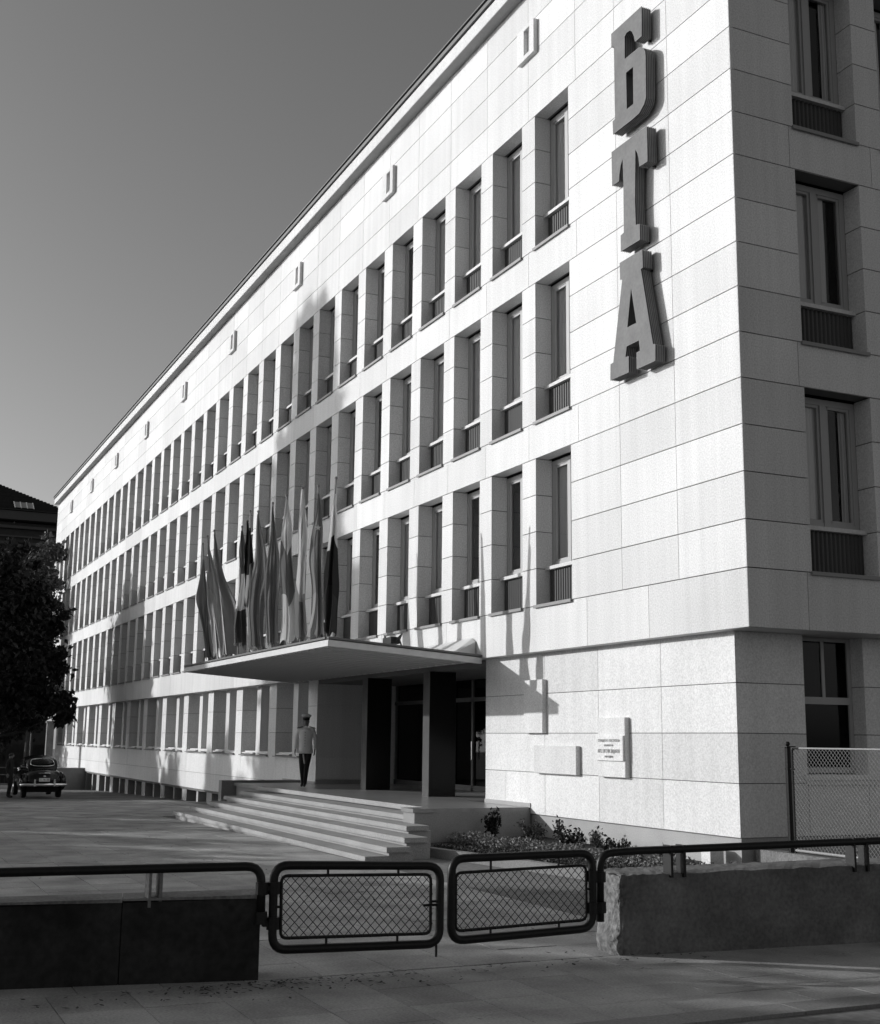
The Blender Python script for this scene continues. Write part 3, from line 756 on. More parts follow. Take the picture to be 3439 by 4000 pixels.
for yy in (-4.394, -4.253, -2.263, -2.104, .1, .25):
    xx = 4.12+(yy+4.93)*.0815
    loc2(MB().box(xx-.10, xx+.03, yy-.014, yy+.014, .70, .99+.017*(yy+4.9)), rwt, 'rail_post', 'black_paint')
cl = MB()
for z in (.727, .45): cl.bar((4.103,-5.152,z-.05), (4.103,-5.152,z+.05), .055, 10)
loc2(cl, rwt, 'hinge_collar', 'black_paint')
def chain(m, quad, n_u, n_v, r):
    """diamond mesh over the quad (bottom-left, bottom-right, top-right, top-left)"""
    q = [Vector(p) for p in quad]
    def P(u, v): return (q[0]*(1-u)+q[1]*u)*(1-v)+(q[3]*(1-u)+q[2]*u)*v
    w, h = n_u, n_v
    for sgn in (1, -1):
        for k in range(-n_v, n_u+1):
            a = (k, 0) if sgn > 0 else (k+n_v, 0); b = (k+n_v, n_v) if sgn > 0 else (k, n_v)
            (x0, y0), (x1, y1) = a, b
            t0, t1 = 0, 1
            for lo, hi in ((0, w),):
                dx = x1-x0
                ta, tb = (lo-x0)/dx, (hi-x0)/dx
                if ta > tb: ta, tb = tb, ta
                t0, t1 = max(t0, ta), min(t1, tb)
            if t1-t0 < .02: continue
            A = P((x0+(x1-x0)*t0)/w, (y0+(y1-y0)*t0)/h); Bq = P((x0+(x1-x0)*t1)/w, (y0+(y1-y0)*t1)/h)
            off = Vector((.003*sgn, 0, 0)); m.bar(A+off, Bq+off, r, 4)
    return m
def gate(lab, fr, inn, ties, nu, nv, hinge_i):
    t = thing('barrier_gate', lab, 'gate', (fr[0][0], fr[0][1], 0), 0, 'pair of low pipe gates')
    loc2(MB().tube(loop_bend(fr, .13, 6), PR, 10, True), t, 'pipe_frame', 'black_paint', True)
    lp = loop_bend(inn, .06, 5)
    loc2(MB().tube(lp, .014, 8, True), t, 'inner_frame', 'black_paint', True)
    [loc2(MB().bar(a, b, .012, 6), t, 'tie_bar', 'black_paint') for a, b in ties]
    ch = MB(); chain(ch, inn, nu, nv, .0035)
    stuff(loc2(ch, t, 'chain_mesh', 'wire'))
    kn = MB(); a, b, c, d = [Vector(p) for p in inn]
    for e0, e1, n in ((a, b, nu), (d, c, nu), (a, d, nv), (b, c, nv)):
        for i in range(1, n): p = e0+(e1-e0)*i/n; kn.sphere(p, .018, .018, .018, 6, 4)
    stuff(loc2(kn, t, 'wire_tie', 'black_paint'))
    cl = MB(); h0, h1 = Vector(fr[hinge_i]), Vector(fr[hinge_i-1 if hinge_i else 3])
    for z in (.735, .45):
        p = Vector((fr[hinge_i][0], fr[hinge_i][1], z)); cl.bar(p-Vector((0,0,.05)), p+Vector((0,0,.05)), .055, 10)
        q = p+Vector((0, -.09 if hinge_i == 0 else .09, 0)); cl.box(p.x-.025, p.x+.025, min(p.y, q.y), max(p.y, q.y), z-.022, z+.022)
        loc2(cl, t, 'hinge', 'black_paint'); cl = MB()
    return t
# corners: bottom-left, bottom-right, top-right, top-left
g1 = [(4.033,-8.325,.236),(4.071,-6.80,.208),(4.071,-6.80,.874),(4.033,-8.33,.92)]
i1 = [(4.035,-8.255,.326),(4.07,-6.888,.299),(4.07,-6.89,.802),(4.034,-8.262,.832)]
ti1 = [((4.045,-7.85,.915),(4.045,-7.85,.82)),((4.06,-7.2,.895),(4.06,-7.2,.81)),((4.045,-7.85,.235),(4.045,-7.85,.32)),((4.06,-7.2,.22),(4.06,-7.2,.305)),((4.033,-8.33,.58),(4.035,-8.255,.58)),((4.07,-6.89,.57),(4.07,-6.80,.57)),((4.07,-6.96,.54),(4.07,-6.80,.54)),((4.07,-6.83,.22),(4.07,-6.83,.10))]
gate('left leaf of the low black pipe gate with diamond wire mesh', g1, i1, ti1, 17, 6, 0)
g2 = [(4.075,-6.69,.225),(4.112,-5.245,.268),(4.112,-5.245,.948),(4.075,-6.69,.93)]
i2 = [(4.076,-6.645,.307),(4.11,-5.312,.344),(4.11,-5.31,.837),(4.076,-6.648,.806)]
ti2 = [((4.085,-6.3,.93),(4.085,-6.3,.81)),((4.10,-5.6,.94),(4.10,-5.6,.83)),((4.085,-6.3,.235),(4.085,-6.3,.32)),((4.10,-5.6,.25),(4.10,-5.6,.335)),((4.075,-6.69,.57),(4.076,-6.645,.57)),((4.11,-5.31,.62),(4.112,-5.245,.62))]
gate('right leaf of the low black pipe gate with diamond wire mesh', g2, i2, ti2, 17, 6, 1)
# ------------------------------------------------------------------ chain fence at the corner of the building
cf = thing('chain_fence', 'tall chain link fence with ball topped post at the building corner', 'fence', (.06, .57, .3))
def cfp(m, name, mt, s=False): return m.build(name, mt, cf, s, loc=(-.06, -.57, -.3))
cfp(MB().bar((.06,.57,.2), (.06,.57,1.93), .042, 10).box(-.02, .14, .49, .65, 1.93, 1.945).sphere((.06,.57,1.975), .036, .036, .036, 10, 7), 'post', 'black_paint')
cfp(MB().tube(bend([(.155,.57,.35),(.155,.57,1.915),(.30,.57,1.915)], .06), .016, 8).bar((.0,.57,1.62), (.19,.57,1.62), .012, 6).bar((.0,.57,.62), (.19,.57,.62), .012, 6), 'end_frame', 'black_paint')
cfp(MB().bar((.30,.57,1.915), (4.0,.57,1.915), .013, 8).bar((.155,.57,.5), (4.0,.57,.5), .018, 8), 'wire_rail', 'zinc_wire')
ch = MB(); chain(ch, [(.16,.57,.5),(4.0,.57,.5),(4.0,.57,1.9),(.16,.57,1.9)], 56, 20, .0036)
stuff(cfp(ch, 'chain_mesh', 'zinc_wire'))
cb_ = MB().box(-.6, 4.1, .46, .68, -.2, .46)
tag(cb_.build('fence_curb', 'cap_concrete'), 'low pale concrete curb under the chain link fence', 'curb')
MBb = MB().box(-1.12, -.9, -.12, .12, .0, .455)
tag(MBb.build('stone_marker', 'facade_stone'), 'small white stone block standing in the flower bed near the corner', 'block')
# ------------------------------------------------------------------ flower bed
bed = structure(MB().add([(-6.88,-2.38,.10),(3.5,-.75,.12),(3.5,.46,.20),(-6.88,.26,.22)], [(0,1,2,3)]).build('flower_bed', 'soil'))
tag(wall_prism(MB(), (3.5, -.86), (-6.86, -2.52), -.16, .14, .13, -.2).build('bed_kerb', 'kerb_stone'), 'long pale kerb stone edging the flower bed', 'kerb')
def leaves(name, mt, pts, size, seed, parent=None, loc=None):
    rg = random.Random(seed); vs = []; fs = []
    for p in pts:
        s = size*(.6+.8*rg.random()); e = Euler((rg.uniform(-1.2, 1.2), rg.uniform(-1.2, 1.2), rg.uniform(0, 6.3))).to_matrix()
        b = len(vs); p = Vector(p)
        for c in ((-s, 0, 0), (-.1*s, -.5*s, .12*s), (s, 0, -.05*s), (-.1*s, .5*s, .12*s)): vs.append(p+e @ Vector(c))
        fs.append((b, b+1, b+2, b+3))
    m = MB(); m.v = [tuple(v) for v in vs]; m.f = fs; m.mi = [0]*len(fs)
    return m.build(name, mt, parent, loc=loc)
rg = random.Random(11)
pts = []
for i in range(7000):
    x = rg.uniform(-6.8, 1.2); h = .22+.03*math.sin(x*5)+.03*math.sin(x*13)
    a = rg.uniform(0, math.pi); q = rg.random()**.35
    pts.append((x, -1.40+.13*(x+6.5)+.20*math.cos(a)*q, .10+h*abs(math.sin(a))*q+.03*rg.random()))
hd = leaves('clipped_hedge', 'hedge_leaf', pts, .030, 3); tag(hd, 'low clipped leafy hedge along the flower bed', 'hedge')
pts = []
for i in range(9000):
    x = rg.uniform(-6.2, 3.3); y0 = -2.30+.157*(x+6.88); y = rg.uniform(y0, y0+.75); pts.append((x, y, .11+.05*rg.random()))
gr = stuff(leaves('grass', 'leaf_mid', pts, .03, 4)); tag(gr, 'short rough grass in front of the hedge', 'grass')
def shrub(lab, x, y, z, h, w, n, seed, mt, size):
    t = thing('shrub', lab, 'shrub', (x, y, z), 0, 'plants in the flower bed'); rg = random.Random(seed); st = MB(); pts = []
    for k in range(7):
        an = rg.uniform(0, 6.28); r_ = w*rg.uniform(.2, 1); tip = Vector((math.cos(an)*r_, math.sin(an)*r_, h*rg.uniform(.55, 1)))
        st.bar((0,0,-.02), tip, .008, 4, .004)
        for q in range(n//7):
            f_ = rg.uniform(.25, 1.05); pts.append(tip*f_+Vector((rg.gauss(0,.045), rg.gauss(0,.045), rg.gauss(0,.045))))
    st.build('stem', 'bark', t); leaves('foliage', mt, pts, size, seed+1, t)
shrub('dark upright conifer shrub against the podium side', -6.55, -.78, .18, .56, .13, 380, 21, 'leaf_dark', .045)
shrub('loose spreading rose bush between podium and facade', -5.8, -.32, .18, .38, .45, 420, 22, 'leaf_mid', .035)
shrub('thin tall sprig with sparse leaves before the plinth', -5.05, -.2, .18, .46, .12, 120, 23, 'leaf_mid', .04)
shrub('dark low bush left of the thin sprig', -4.7, -.15, .18, .26, .3, 300, 24, 'leaf_dark', .04)
shrub('small single sprig further along the plinth', -3.95, -.15, .18, .36, .10, 90, 25, 'leaf_mid', .04)
shrub('low dark bush at the right end of the plantings', -3.4, -.1, .18, .22, .4, 280, 26, 'leaf_dark', .04)
shrub('small dark bush beside the white stone block', -1.5, -.35, .15, .22, .22, 220, 27, 'leaf_dark', .04)
# ------------------------------------------------------------------ people
def person(name, lab, loc, rz, H, joints, edges, top_m, leg_m, hem, hair):
    t = thing(name, lab, 'person', loc, rz)
    names = list(joints); me = bpy.data.meshes.new('body')
    me.from_pydata([joints[n][0] for n in names], [(names.index(a), names.index(b)) for a, b in edges], [])
    o = bpy.data.objects.new('body', me); col.objects.link(o)
    o.modifiers.new('s', 'SKIN'); sv = me.skin_vertices[0].data
    for i, n in enumerate(names):
        sv[i].radius = joints[n][1]; sv[i].use_root = (n == 'pelvis')
    o.modifiers.new('u', 'SUBSURF').levels = 2; o.modifiers['u'].render_levels = 2
    dg = bpy.context.evaluated_depsgraph_get(); m2 = bpy.data.meshes.new_from_object(o.evaluated_get(dg)); bpy.data.objects.remove(o)
    m2.materials.clear()
    for mm in (top_m, leg_m, 'skin', 'boots'): m2.materials.append(MATS[mm])
    hz = joints['head'][0][2]; hy = joints['head'][0][1]
    for v in m2.vertices:
        c = v.co
        if c.z > hz-.10:                                     # nose, brow, chin, ears
            if c.y < hy: c.y -= .030*math.exp(-((c.x/.022)**2+((c.z-hz+.005)/.03)**2)); c.y -= .012*math.exp(-((c.x/.05)**2+((c.z-hz+.075)/.03)**2)); c.y += .010*math.exp(-(((abs(c.x)-.033)/.016)**2+((c.z-hz-.022)/.014)**2))
            c.x += math.copysign(.014*math.exp(-(((c.y-hy-.01)/.03)**2+((c.z-hz)/.03)**2)), c.x)*(abs(c.x) > .05)
    for p in m2.polygons:
        c = p.center; p.use_smooth = True
        if c.z > joints['neck'][0][2]-.01: p.material_index = 2
        elif c.z < .11: p.material_index = 3
        elif c.z < hem and abs(c.x) < .21: p.material_index = 1
        else: p.material_index = 0
    body = obj('body', m2, t)
    for s in ('l', 'r'):                                     # hands: palm, four fingers of unequal length, thumb
        w = Vector(joints['wrist_'+s][0]); e_ = Vector(joints['elbow_'+s][0]); d = (w-e_).normalized(); sx = -1 if s == 'l' else 1
        a = Vector((0, 1, 0)); a = (a-d*a.dot(d)).normalized(); nn = d.cross(a)
        m = MB(); rings = []
        for q, (wd, tk) in ((-.01, (.026, .020)), (.03, (.040, .018)), (.085, (.042, .014))):
            c0 = w+d*q; rings.append([c0+a*wd*math.cos(k*math.pi/4)+nn*tk*math.sin(k*math.pi/4) for k in range(8)])
        m.loft(rings)
        for k, ln in enumerate((.062, .075, .070, .055)):
            b0 = w+d*.08+a*(.030-.020*k); b1 = b0+d*ln*.55; b2 = b1+(d*.75-nn*.6*sx).normalized()*ln*.5
            m.tube([b0, b1, b2], [.0095, .009, .007], 6)
        th0 = w+d*.025-a*.035; m.tube([th0, th0-a*.022+d*.03, th0-a*.020+d*.065], [.012, .011, .008], 6)
        m.build('hand', 'skin', t, True)
    ey = MB()
    for sx in (-1, 1): ey.sphere((.033*sx, hy-.088, hz+.022), .011, .006, .007, 8, 5)
    ey.build('eyes', 'ink', t)
    MB().box(-.022, .022, hy-.093, hy-.088, hz-.053, hz-.047).build('mouth', 'ink', t)
    if hair:
        m = MB(); m.sphere((0, hy+.022, hz+.045), .088, .098, .085, 12, 8); m.build('hair', 'ink', t, True)
    return t, body
J = {'pelvis': ((0,0,.98), (.155,.115)), 'spine': ((0,0,1.16), (.150,.112)), 'chest': ((0,-.005,1.36), (.175,.125)), 'neckb': ((0,.01,1.51), (.085,.075)),
     'neck': ((0,0,1.57), (.056,.058)), 'head': ((0,-.02,1.67), (.088,.104)), 'crown': ((0,-.01,1.75), (.078,.092)),
     'sh_l': ((-.185,.01,1.47), (.066,.066)), 'elbow_l': ((-.255,.02,1.20), (.050,.050)), 'wrist_l': ((-.265,-.03,.955), (.034,.036)),
     'sh_r': ((.185,.01,1.47), (.066,.066)), 'elbow_r': ((.250,.04,1.20), (.050,.050)), 'wrist_r': ((.245,-.02,.955), (.034,.036)),
     'hip_l': ((-.09,0,.90), (.098,.105)), 'knee_l': ((-.075,-.06,.50), (.066,.070)), 'ankle_l': ((-.05,.02,.10), (.045,.05)), 'toe_l': ((-.06,-.15,.045), (.045,.035)),
     'hip_r': ((.09,0,.90), (.098,.105)), 'knee_r': ((.055,-.12,.50), (.066,.070)), 'ankle_r': ((.03,-.14,.10), (.045,.05)), 'toe_r': ((.04,-.31,.045), (.045,.035))}
ED = [('pelvis','spine'),('spine','chest'),('chest','neckb'),('neckb','neck'),('neck','head'),('head','crown'),('chest','sh_l'),('sh_l','elbow_l'),('elbow_l','wrist_l'),('chest','sh_r'),('sh_r','elbow_r'),('elbow_r','wrist_r'),
      ('pelvis','hip_l'),('hip_l','knee_l'),('knee_l','ankle_l'),('ankle_l','toe_l'),('pelvis','hip_r'),('hip_r','knee_r'),('knee_r','ankle_r'),('ankle_r','toe_r')]
guard, gb = person('person', 'uniformed person in white tunic and peaked cap walking on the entrance podium', (-17.0, -.85, Z0), R(62), 1.8, J, ED, 'white_cloth', 'dark_cloth', .90, False)
# tunic skirt, belt-less, with buttons, shoulder boards, holster and cap
m = MB(); rings = []
for z, rx, ry in ((.86,.195,.150),(.95,.190,.145),(1.05,.178,.135),(1.18,.172,.130),(1.32,.190,.138),(1.43,.185,.128),(1.50,.12,.095)):
    rings.append([(rx*math.cos(2*math.pi*k/20)*(1+.02*math.sin(k*2.1+z*9)), ry*math.sin(2*math.pi*k/20), z) for k in range(20)])
m.loft(rings, True); m.build('tunic', 'white_cloth', guard, True)
m = MB()
for z in (1.40, 1.33, 1.26, 1.19, 1.12, 1.05): m.sphere((.0, -.140, z), .011, .008, .011, 6, 4)
m.build('button', 'ink', guard)
for sx in (-1, 1): MB().add([(sx*.09,-.055,1.545),(sx*.235,-.05,1.505),(sx*.235,.065,1.505),(sx*.09,.07,1.545),(sx*.09,-.055,1.56),(sx*.235,-.05,1.52),(sx*.235,.065,1.52),(sx*.09,.07,1.56)], [(0,3,2,1),(4,5,6,7),(0,1,5,4),(1,2,6,5),(2,3,7,6),(3,0,4,7)]).build('shoulder_board', 'ink', guard)
MB().tube([(-.03,-.155,.84),(-.0,-.175,.66),(.01,-.16,.60)], [.022,.024,.018], 6).build('baton', 'frame_paint', guard)
cp_ = thing('peaked_cap', 'white peaked cap with dark band on the uniformed person', 'cap', guard.location, R(62))
m = MB(); rings = []
for z, r_, oy in ((1.735,.096,0),(1.785,.102,0)): rings.append([(r_*.92*math.cos(2*math.pi*k/20), oy-.01+r_*1.08*math.sin(2*math.pi*k/20), z) for k in range(20)])
m.loft(rings); m.build('cap_band', 'ink', cp_, True)
m = MB(); rings = []
for z, r_, oy in ((1.787,.103,0),(1.82,.132,.0),(1.842,.135,.0),(1.862,.10,-.01),(1.868,.03,-.01)): rings.append([(r_*.95*math.cos(2*math.pi*k/20), oy-.01+r_*1.08*math.sin(2*math.pi*k/20), z+.22*(-(r_*math.sin(2*math.pi*k/20)))) for k in range(20)])
m.loft(rings); m.build('cap_crown', 'white_cloth', cp_, True)
m = MB(); vi = []
for k in range(9):
    an = math.pi+math.pi*k/8; vi.append((.090*math.cos(an), -.01+.10*math.sin(an), 1.742)); vi.append((.088*math.cos(an), -.01+.165*math.sin(an), 1.71))
m.add(vi, [(2*k, 2*k+2, 2*k+3, 2*k+1) for k in range(8)]); m.build('visor', 'boots', cp_)
J2 = dict(J); J2['knee_r'] = ((.08,-.03,.50), (.066,.070)); J2['ankle_r'] = ((.08,.01,.10), (.045,.05)); J2['toe_r'] = ((.09,-.15,.045), (.045,.035)); J2['head'] = ((0,-.05,1.65), (.074,.092)); J2['crown'] = ((0,-.05,1.73), (.066,.08))
bys, bb = person('person', 'dark suited person standing beside the parked car', (-38.8, -5.72, gz(-38.8)), R(150), 1.7, J2, ED, 'dark_cloth', 'dark_cloth', .9, True)
# ------------------------------------------------------------------ parked car (seen from behind)
car = thing('parked_car', 'black rounded saloon car parked with its chrome rear bumper facing us', 'car', (-38.2, -4.45, gz(-39.5)+.02))
car.scale = (1, 1.02, 1.07)
def sect(x, hw, zb, zt, e=2.6, n=24):
    r_ = []
    for k in range(n):
        a = 2*math.pi*k/n; c, s = math.cos(a), math.sin(a)
        r_.append((x, hw*math.copysign(abs(c)**(2/e), c), (zb+zt)/2+(zt-zb)/2*math.copysign(abs(s)**(2/e), s)))
    return r_
m = MB()
m.loft([sect(*a) for a in ((-.02,.46,.46,.74),(-.10,.60,.42,.86),(-.28,.69,.38,.98),(-.6,.74,.36,1.06),(-1.1,.78,.34,1.10),(-2.0,.80,.32,1.10),(-3.0,.78,.32,1.06),(-3.8,.68,.34,1.03),(-4.3,.52,.40,.98),(-4.5,.34,.48,.86))])
body = m.build('body', 'car_paint', car, True)
m = MB()
m.loft([sect(*a) for a in ((-.66,.52,.98,1.08),(-.95,.60,.95,1.34),(-1.3,.64,.95,1.50),(-1.8,.655,.95,1.56),(-2.4,.65,.95,1.55),(-2.8,.62,.95,1.46),(-3.15,.58,.95,1.12))])
m.build('cabin', 'car_paint', car, True)
for sy in (-1, 1):
    m = MB()
    m.loft([[(x, sy*.72+.17*w_*math.cos(2*math.pi*k/14), .60+h_*math.sin(2*math.pi*k/14)) for k in range(14)] for x, w_, h_ in ((-.12,.4,.14),(-.2,.8,.27),(-.45,1,.33),(-.9,1,.36),(-1.35,.9,.30),(-1.7,.5,.2))])
    f_ = m.build('fender', 'car_paint', car, True)
    MB().sphere((-.13, sy*.74, .70), .03, .045, .055, 10, 7).build('tail_lamp', 'car_lamp', f_, True)
    for x in (-.80, -3.55):
        tyre = MB()
        tyre.loft([[(x+r_*math.cos(2*math.pi*k/20), sy*.66+yy, .335+r_*math.sin(2*math.pi*k/20)) for k in range(20)] for yy, r_ in ((-.09,.26),(-.085,.32),(-.05,.335),(.05,.335),(.085,.32),(.09,.26))])
        w_ = tyre.build('wheel', 'tyre', car, True)
        MB().sphere((x, sy*.76, .335), .16, .02, .16, 12, 6).build('hub_cap', 'chrome', w_, True)
bp = MB().tube([(-.35,-.86,.50),(-.06,-.84,.50),(.06,-.70,.50),(.12,0,.50),(.06,.70,.50),(-.06,.84,.50),(-.35,.86,.50)], .055, 10)
bo = bp.build('bumper', 'chrome', car, True)
MB().box(.08, .15, -.40, -.34, .44, .70).box(.08, .15, .34, .40, .44, .70).build('over_rider', 'chrome', bo)
def rw(zf, yf):   # point on sloping rear window
    return (-.735-.50*zf, yf, 1.125+.27*zf)
out_ = []
for k in range(24):
    a = 2*math.pi*k/24; c, s = math.cos(a), math.sin(a)
    out_.append((math.copysign(abs(c)**.6, c)*.475, .5+.5*math.copysign(abs(s)**.6, s)))
m = MB().add([Vector(rw(z_, y_*(1-.10*z_)))+Vector((.055, 0, .035)) for y_, z_ in out_], [tuple(range(24))]); m.build('rear_window', 'dark_glass', car)
MB().tube([Vector(rw(z_, y_*(1-.10*z_)))+Vector((.06, 0, .04)) for y_, z_ in out_], .014, 6, True).build('window_trim', 'chrome', car, True)
np_ = MB().box(.0, .02, -.20, .20, .62, .74).build('number_plate', 'plate_white', car)
o = text('С 78-38', .10, .024, 0, .645, np_, 'ink', rz=R(90))
MB().tube([(-.10,-.22,.92),(-.06,0,.925),(-.10,.22,.92)], .014, 6).sphere((-.03,0,.81), .02, .05, .03, 8, 5).build('boot_handle', 'chrome', car)
MB().add([(-1.0,-.655,1.14),(-1.75,-.672,1.14),(-1.75,-.64,1.42),(-1.25,-.635,1.42)], [(0,1,2,3)]).add([(-1.85,-.672,1.14),(-2.75,-.64,1.14),(-2.55,-.62,1.42),(-1.85,-.64,1.42)], [(0,1,2,3)]).build('side_window', 'chrome', car)
MB().box(-4.2, -.3, -.6, .6, .22, .40).build('underbody', 'tyre', car)
# ------------------------------------------------------------------ trees
def crown_pts(blobs, seed):
    rg = random.Random(seed); pts = []
    for cx, cy, cz_b, rx, ry, rz_, n in blobs:
        k = 0
        # sub-clumps give an uneven outline and gaps
        clumps = []
        for q in range(max(3, n//90)):
            a, b = rg.uniform(0, 6.28), math.acos(rg.uniform(-1, 1)); r_ = rg.uniform(.45, 1.0)
            clumps.append((cx+rx*r_*math.sin(b)*math.cos(a), cy+ry*r_*math.sin(b)*math.sin(a), cz_b+rz_*r_*math.cos(b), rg.uniform(.16, .34)))
        for q in range(n):
            c = rg.choice(clumps); s = c[3]*min(rx, ry, rz_)*1.3
            pts.append((c[0]+rg.gauss(0, s*.55), c[1]+rg.gauss(0, s*.55), c[2]+rg.gauss(0, s*.5)))
    return pts
def tree(lab, x, y, blobs, trunk_h, leaf, mt, size, seed, group='trees along the street', r0=.28):
    zb = gz(x); t = thing('deciduous_tree', lab, 'tree', (x, y, zb), 0, group); m = MB(); rg = random.Random(seed)
    m.tube([(0,0,-.1),(.05,0,trunk_h*.5),(-.03,.05,trunk_h),(0,0,trunk_h*1.9)], [r0, r0*.8, r0*.65, r0*.25], 10)
    for b in blobs:
        c = Vector(b[:3]); m.tube([(0,0,trunk_h*rg.uniform(.8, 1.3)), c*.55+Vector((0,0,trunk_h*.3)), c], [r0*.35, r0*.22, r0*.06], 6)
    m.build('trunk', 'bark', t, True)
    leaves('crown', mt, crown_pts(blobs, seed), size, seed+5, t); return t
# the big dark tree before the far end of the facade
tx, ty = -50.5, -6.4; tz = gz(tx)
def rel(x, y, z): return (x-tx, y-ty, z-tz)
BT = [rel(-51,-6.6,7.2)+(3.4,3.6,4.0,8500), rel(-50,-4.2,5.2)+(2.2,2.0,2.4,3600), rel(-49.4,-2.4,5.7)+(1.2,1.1,.6,900), rel(-49,-3.6,3.2)+(1.6,1.7,1.1,2200), rel(-48.2,-2.4,3.1)+(1.0,.8,.8,800), rel(-49.6,-3.2,8.0)+(1.2,.9,1.2,1000), rel(-50,-4.6,9.4)+(1.8,1.3,1.9,1900), rel(-52,-8.5,6.0)+(2.6,2.6,3.4,3000), rel(-51,-6.8,3.4)+(2.4,2.4,1.2,2500)]
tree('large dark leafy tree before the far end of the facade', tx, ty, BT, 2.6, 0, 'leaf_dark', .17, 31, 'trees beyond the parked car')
BT2 = [(0,0,9.0,1.7,1.7,3.4,2600),(0,.3,13.2,1.3,1.3,2.6,1700),(.2,-1.8,10.5,1.4,1.4,2.4,1700),(0,0,5.5,1.8,1.8,2.4,1500)]
tree('paler sunlit tree rising behind the big dark tree', -67, -1.6, BT2, 4.0, 0, 'leaf_light', .16, 33, 'trees beyond the parked car')
BT3 = [(0,0,4.0,2.4,2.6,2.6,2500),(0,-2.5,5.2,2.2,2.2,2.6,2000),(0,-5,4.5,2.4,2.4,2.6,2000)]
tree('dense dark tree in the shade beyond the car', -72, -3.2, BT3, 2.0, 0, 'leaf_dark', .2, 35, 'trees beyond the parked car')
# street trees on the other side of the forecourt: they throw the shade on ground and facade
proto = None
def copy_tree(o, loc, rz, s, lab):
    c = o.copy(); col.objects.link(c); c.location = loc; c.rotation_euler = (0, 0, rz); c.scale = s; c['label'] = lab
    for ch in o.children:
        d = ch.copy(); col.objects.link(d); d.parent = c
    return c
ST = [(0,0,4.7,2.6,2.6,2.0,2200),(1.3,.6,5.6,1.8,1.8,1.5,1100),(-1.2,-.7,5.4,1.8,1.8,1.6,1100),(.2,-1.0,3.6,2.0,2.0,1.1,900)]
ORD = ['first', 'second', 'third', 'fourth', 'fifth', 'sixth', 'seventh', 'eighth', 'ninth', 'tenth', 'eleventh', 'twelfth', 'thirteenth', 'fourteenth', 'fifteenth', 'sixteenth', 'seventeenth', 'eighteenth']
x = -62; i = 0; rg = random.Random(77)
while x < 2:
    loc = (x+rg.uniform(-.8, .8), -26.5+rg.uniform(-1.0, 1.0), gz(x)); s = rg.uniform(.92, 1.12); s = (s*rg.uniform(.85, 1.1), s, s*rg.uniform(.95, 1.12))
    lab = ORD[i]+' street tree from the far end of the row across the forecourt'
    if x < -37: s = (s[0], s[1], s[2]*1.42)
    if proto is None:
        proto = tree(lab, loc[0], loc[1], ST, 2.4, 0, 'leaf_mid', .30, 41, 'street trees across the forecourt', .2)
    else: copy_tree(proto, loc, rg.uniform(0, 6.28), s, lab)
    x += 5.9; i += 1
PT = [(0,0,8,3.0,3.0,4.5,7000),(0,0,14,3.3,3.3,5.0,9000),(0,0,20,2.8,2.8,5.0,8000),(.3,0,25.5,1.5,1.5,3.0,2600)]
tree('tall poplar far across the street', -47.5, -36, PT, 5, 0, 'leaf_mid', .52, 51, 'poplars across the street', .35)
PT2 = [(0,0,6.5,4.0,4.0,3.8,10000),(0,0,10.5,3.2,3.2,3.4,7500),(.4,0,13.6,1.6,1.6,2.0,1600)]
tree('broad tree across the street beyond the parked car', -57.0, -16.5, PT2, 3, 0, 'leaf_mid', .36, 53, 'trees across the street', .35)
tree('young tree across the street near the kerb', -45.5, -20.5, [(0,0,5.2,2.6,2.2,2.4,1300),(3.5,-1,5.6,2.0,2.0,2.2,900)], 2.5, 0, 'leaf_mid', .26, 57, 'trees across the street', .2)
# ------------------------------------------------------------------ background: old building, retaining wall, posts, railing
ob = thing('old_building', 'old dark building with hipped tile roof and cornice behind the trees', 'building', (-105, 4.3, -1.6))
def obp(m, name, mt): return m.build(name, mt, ob, loc=(105, -4.3, 1.6))
X0 = -105; YR = 4.6; YL = -34
obp(MB().box(-125, X0, YL, YR, -2, 21.3), 'wall', 'far_wall')
obp(MB().box(-125, X0+.9, YL, YR+.9, 21.45, 22.25).box(-125, X0+.5, YL, YR+.5, 20.7, 20.95).box(-125, X0+.35, YL, YR+.35, 19.9, 20.05), 'cornice', 'far_trim')
rf = MB(); e = 1.1; A0 = (X0+e, YR+e, 22.3); A1 = (X0+e, YL, 22.3); A2 = (-125, YL, 22.3); A3 = (-125, YR+e, 22.3); P0 = (-115, YR-10.5, 28.4); P1 = (-115, YL, 28.4)
rf.add([A0, A1, A2, A3, P0, P1], [(0,4,5,1),(3,4,0),(2,5,4,3)])
roof = obp(rf, 'roof', 'roof_tile')
tl = MB(); dn = Vector((P1[0]-A1[0], 0, P1[2]-A1[2])); 
for k in range(1, 46):
    f_ = k/46; y1 = A0[1]+(P0[1]-A0[1])*f_; xk = A0[0]+dn.x*f_; zk = A0[2]+dn.z*f_
    tl.box(xk-.05, xk+.05, -22, y1, zk, zk+.05)
obp(tl, 'tile_course', 'roof_tile')
rdg = MB(); a, b = Vector(A0), Vector(P0)
for k in range(40): rdg.sphere(a+(b-a)*(k+.5)/40, .16, .22, .10, 6, 4)
obp(rdg, 'ridge_tile', 'roof_tile')
sk = MB()
def rp(y, f_): return Vector((A0[0]+dn.x*f_+.06, y, A0[2]+dn.z*f_+.10))
for y0, y1 in ((.45, .95), (1.0, 1.5), (1.55, 2.05)): sk.add([rp(y0,.03), rp(y1,.03), rp(y1,.15), rp(y0,.15)], [(0,1,2,3)])
obp(sk, 'skylight', 'plinth_stone')
skf = MB()
for y in (.42, .97, 1.52, 2.08): skf.bar(rp(y,.025), rp(y,.155), .05, 4)
obp(skf, 'skylight_bar', 'plate_white')
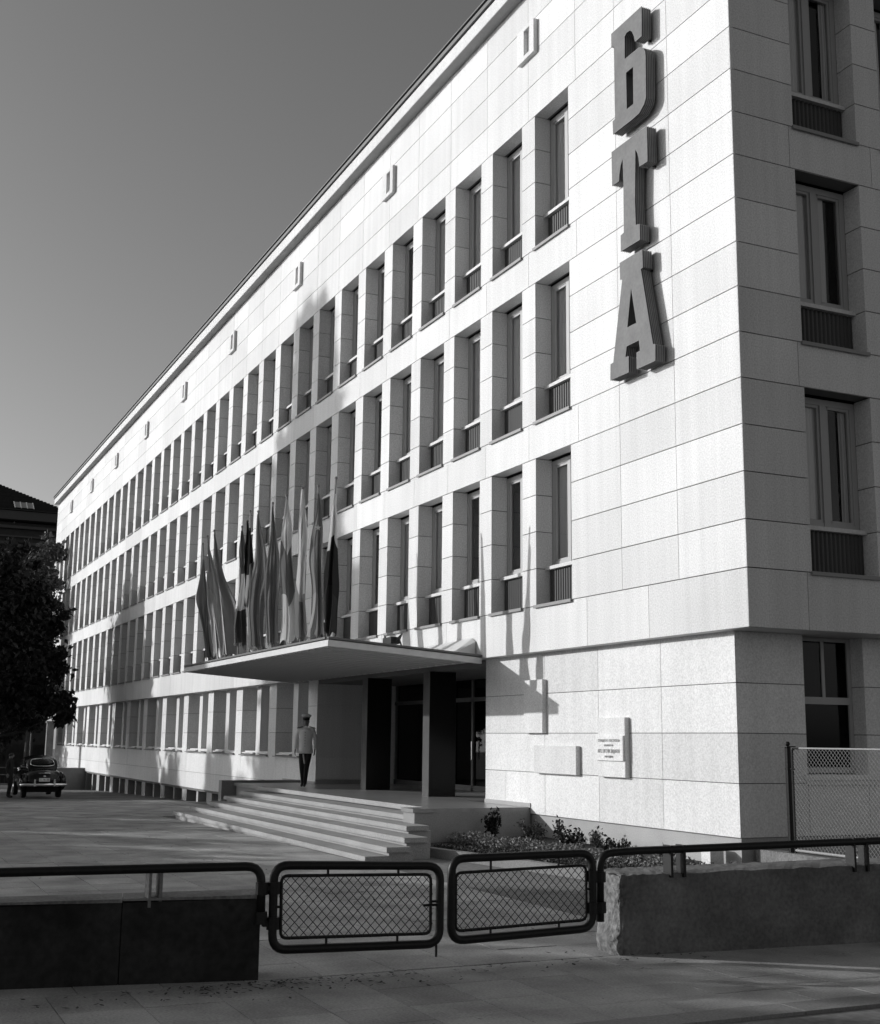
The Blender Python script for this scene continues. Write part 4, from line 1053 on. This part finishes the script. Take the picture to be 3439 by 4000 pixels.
for k in range(9):
    yy = 2.4-3.1*k
    wd = MB().box(X0, X0+.04, yy-.6, yy+.6, 16.9, 19.2).build('window', 'polished_black', ob, loc=(105, -4.3, 1.6))
    MB().box(X0, X0+.18, yy-.85, yy+.85, 19.25, 19.5).box(X0, X0+.12, yy-.8, yy-.6, 16.8, 19.25).box(X0, X0+.12, yy+.6, yy+.8, 16.8, 19.25).build('window_surround', 'far_trim', wd)
tag(MB().box(-57.6, -57.0, -3.2, YB+.28, -1.2, .21).box(-57.64, -56.96, -3.24, YB+.02, .21, .27).build('retaining_wall', 'podium_concrete'), 'short grey retaining wall at the far end behind the car', 'wall')
tag(MB().box(-60.2, -59.8, -1.52, -1.14, -1.4, 2.7).box(-60.25, -59.75, -1.57, -1.09, 2.7, 2.8).build('gate_pillar', 'cap_concrete'), 'slim pale gate pillar between the tree and the facade', 'pillar')
lp = thing('lamp_post', 'thin pale post standing behind the car roof', 'post', (-58, -2.6, gz(-58)))
MB().bar((0,0,0), (0,0,3.0), .028, 8).build('pole', 'column_edge', lp); MB().bar((0,0,0), (0,0,.5), .05, 8).build('base', 'column_edge', lp)
fb = thing('boundary_fence', 'dark boarded fence in the shade behind the car', 'fence', (-76, -2, gz(-76)))
for k in range(60): obj('board', BOXC.setdefault('fb', MB().box(-.02, .02, -.135, .135, 0, 2.6).mesh('board', 'far_wall')), fb, (0, -14+.28*k, 0))
rl = thing('garden_railing', 'low pale garden railing left of the parked car', 'railing', (-62, -6, gz(-62)))
m = MB()
for z in (.75, 1.15): m.bar((0,-6,z+.25), (0,3.2,z-.05), .03, 6)
m.build('rail', 'cap_concrete', rl)
for k in range(6): MB().bar((0,-6+1.8*k,0), (0,-6+1.8*k,1.35-.05*k), .035, 6).build('post', 'far_wall', rl)
tag(MB().box(-64, -63.7, -12, -3.6, -1.3, .55).build('garden_wall', 'far_wall_pale'), 'pale low garden wall glimpsed behind the standing person', 'wall')

rg = random.Random(90); pts = []
for i in range(900):
    x = rg.uniform(-22, 6.3); y = rg.uniform(-13, -4.2) if x < 4 else rg.uniform(-12, 2)
    if rg.random() < .45: y = -8.4+rg.gauss(0, .5) if rg.random() < .5 else y; x = 4.15+abs(rg.gauss(0, .25))
    pts.append((x, y, gz(x)+.012))
vs = []; fs = []
for p in pts:
    sz = rg.uniform(.010, .035); a = rg.uniform(0, 6.28); b = len(vs); c_, s_ = math.cos(a), math.sin(a)
    for u, v, h in ((-1,0,0), (0,-.5,.004), (1,0,.008), (0,.5,.002)): vs.append((p[0]+sz*(u*c_-v*s_), p[1]+sz*(u*s_+v*c_), p[2]+h))
    fs.append((b, b+1, b+2, b+3))
m = MB(); m.v = vs; m.f = fs; m.mi = [0]*len(fs)
stuff(tag(m.build('fallen_leaves', 'soil'), 'scattered dry leaves and grit on the paving', 'leaves'))
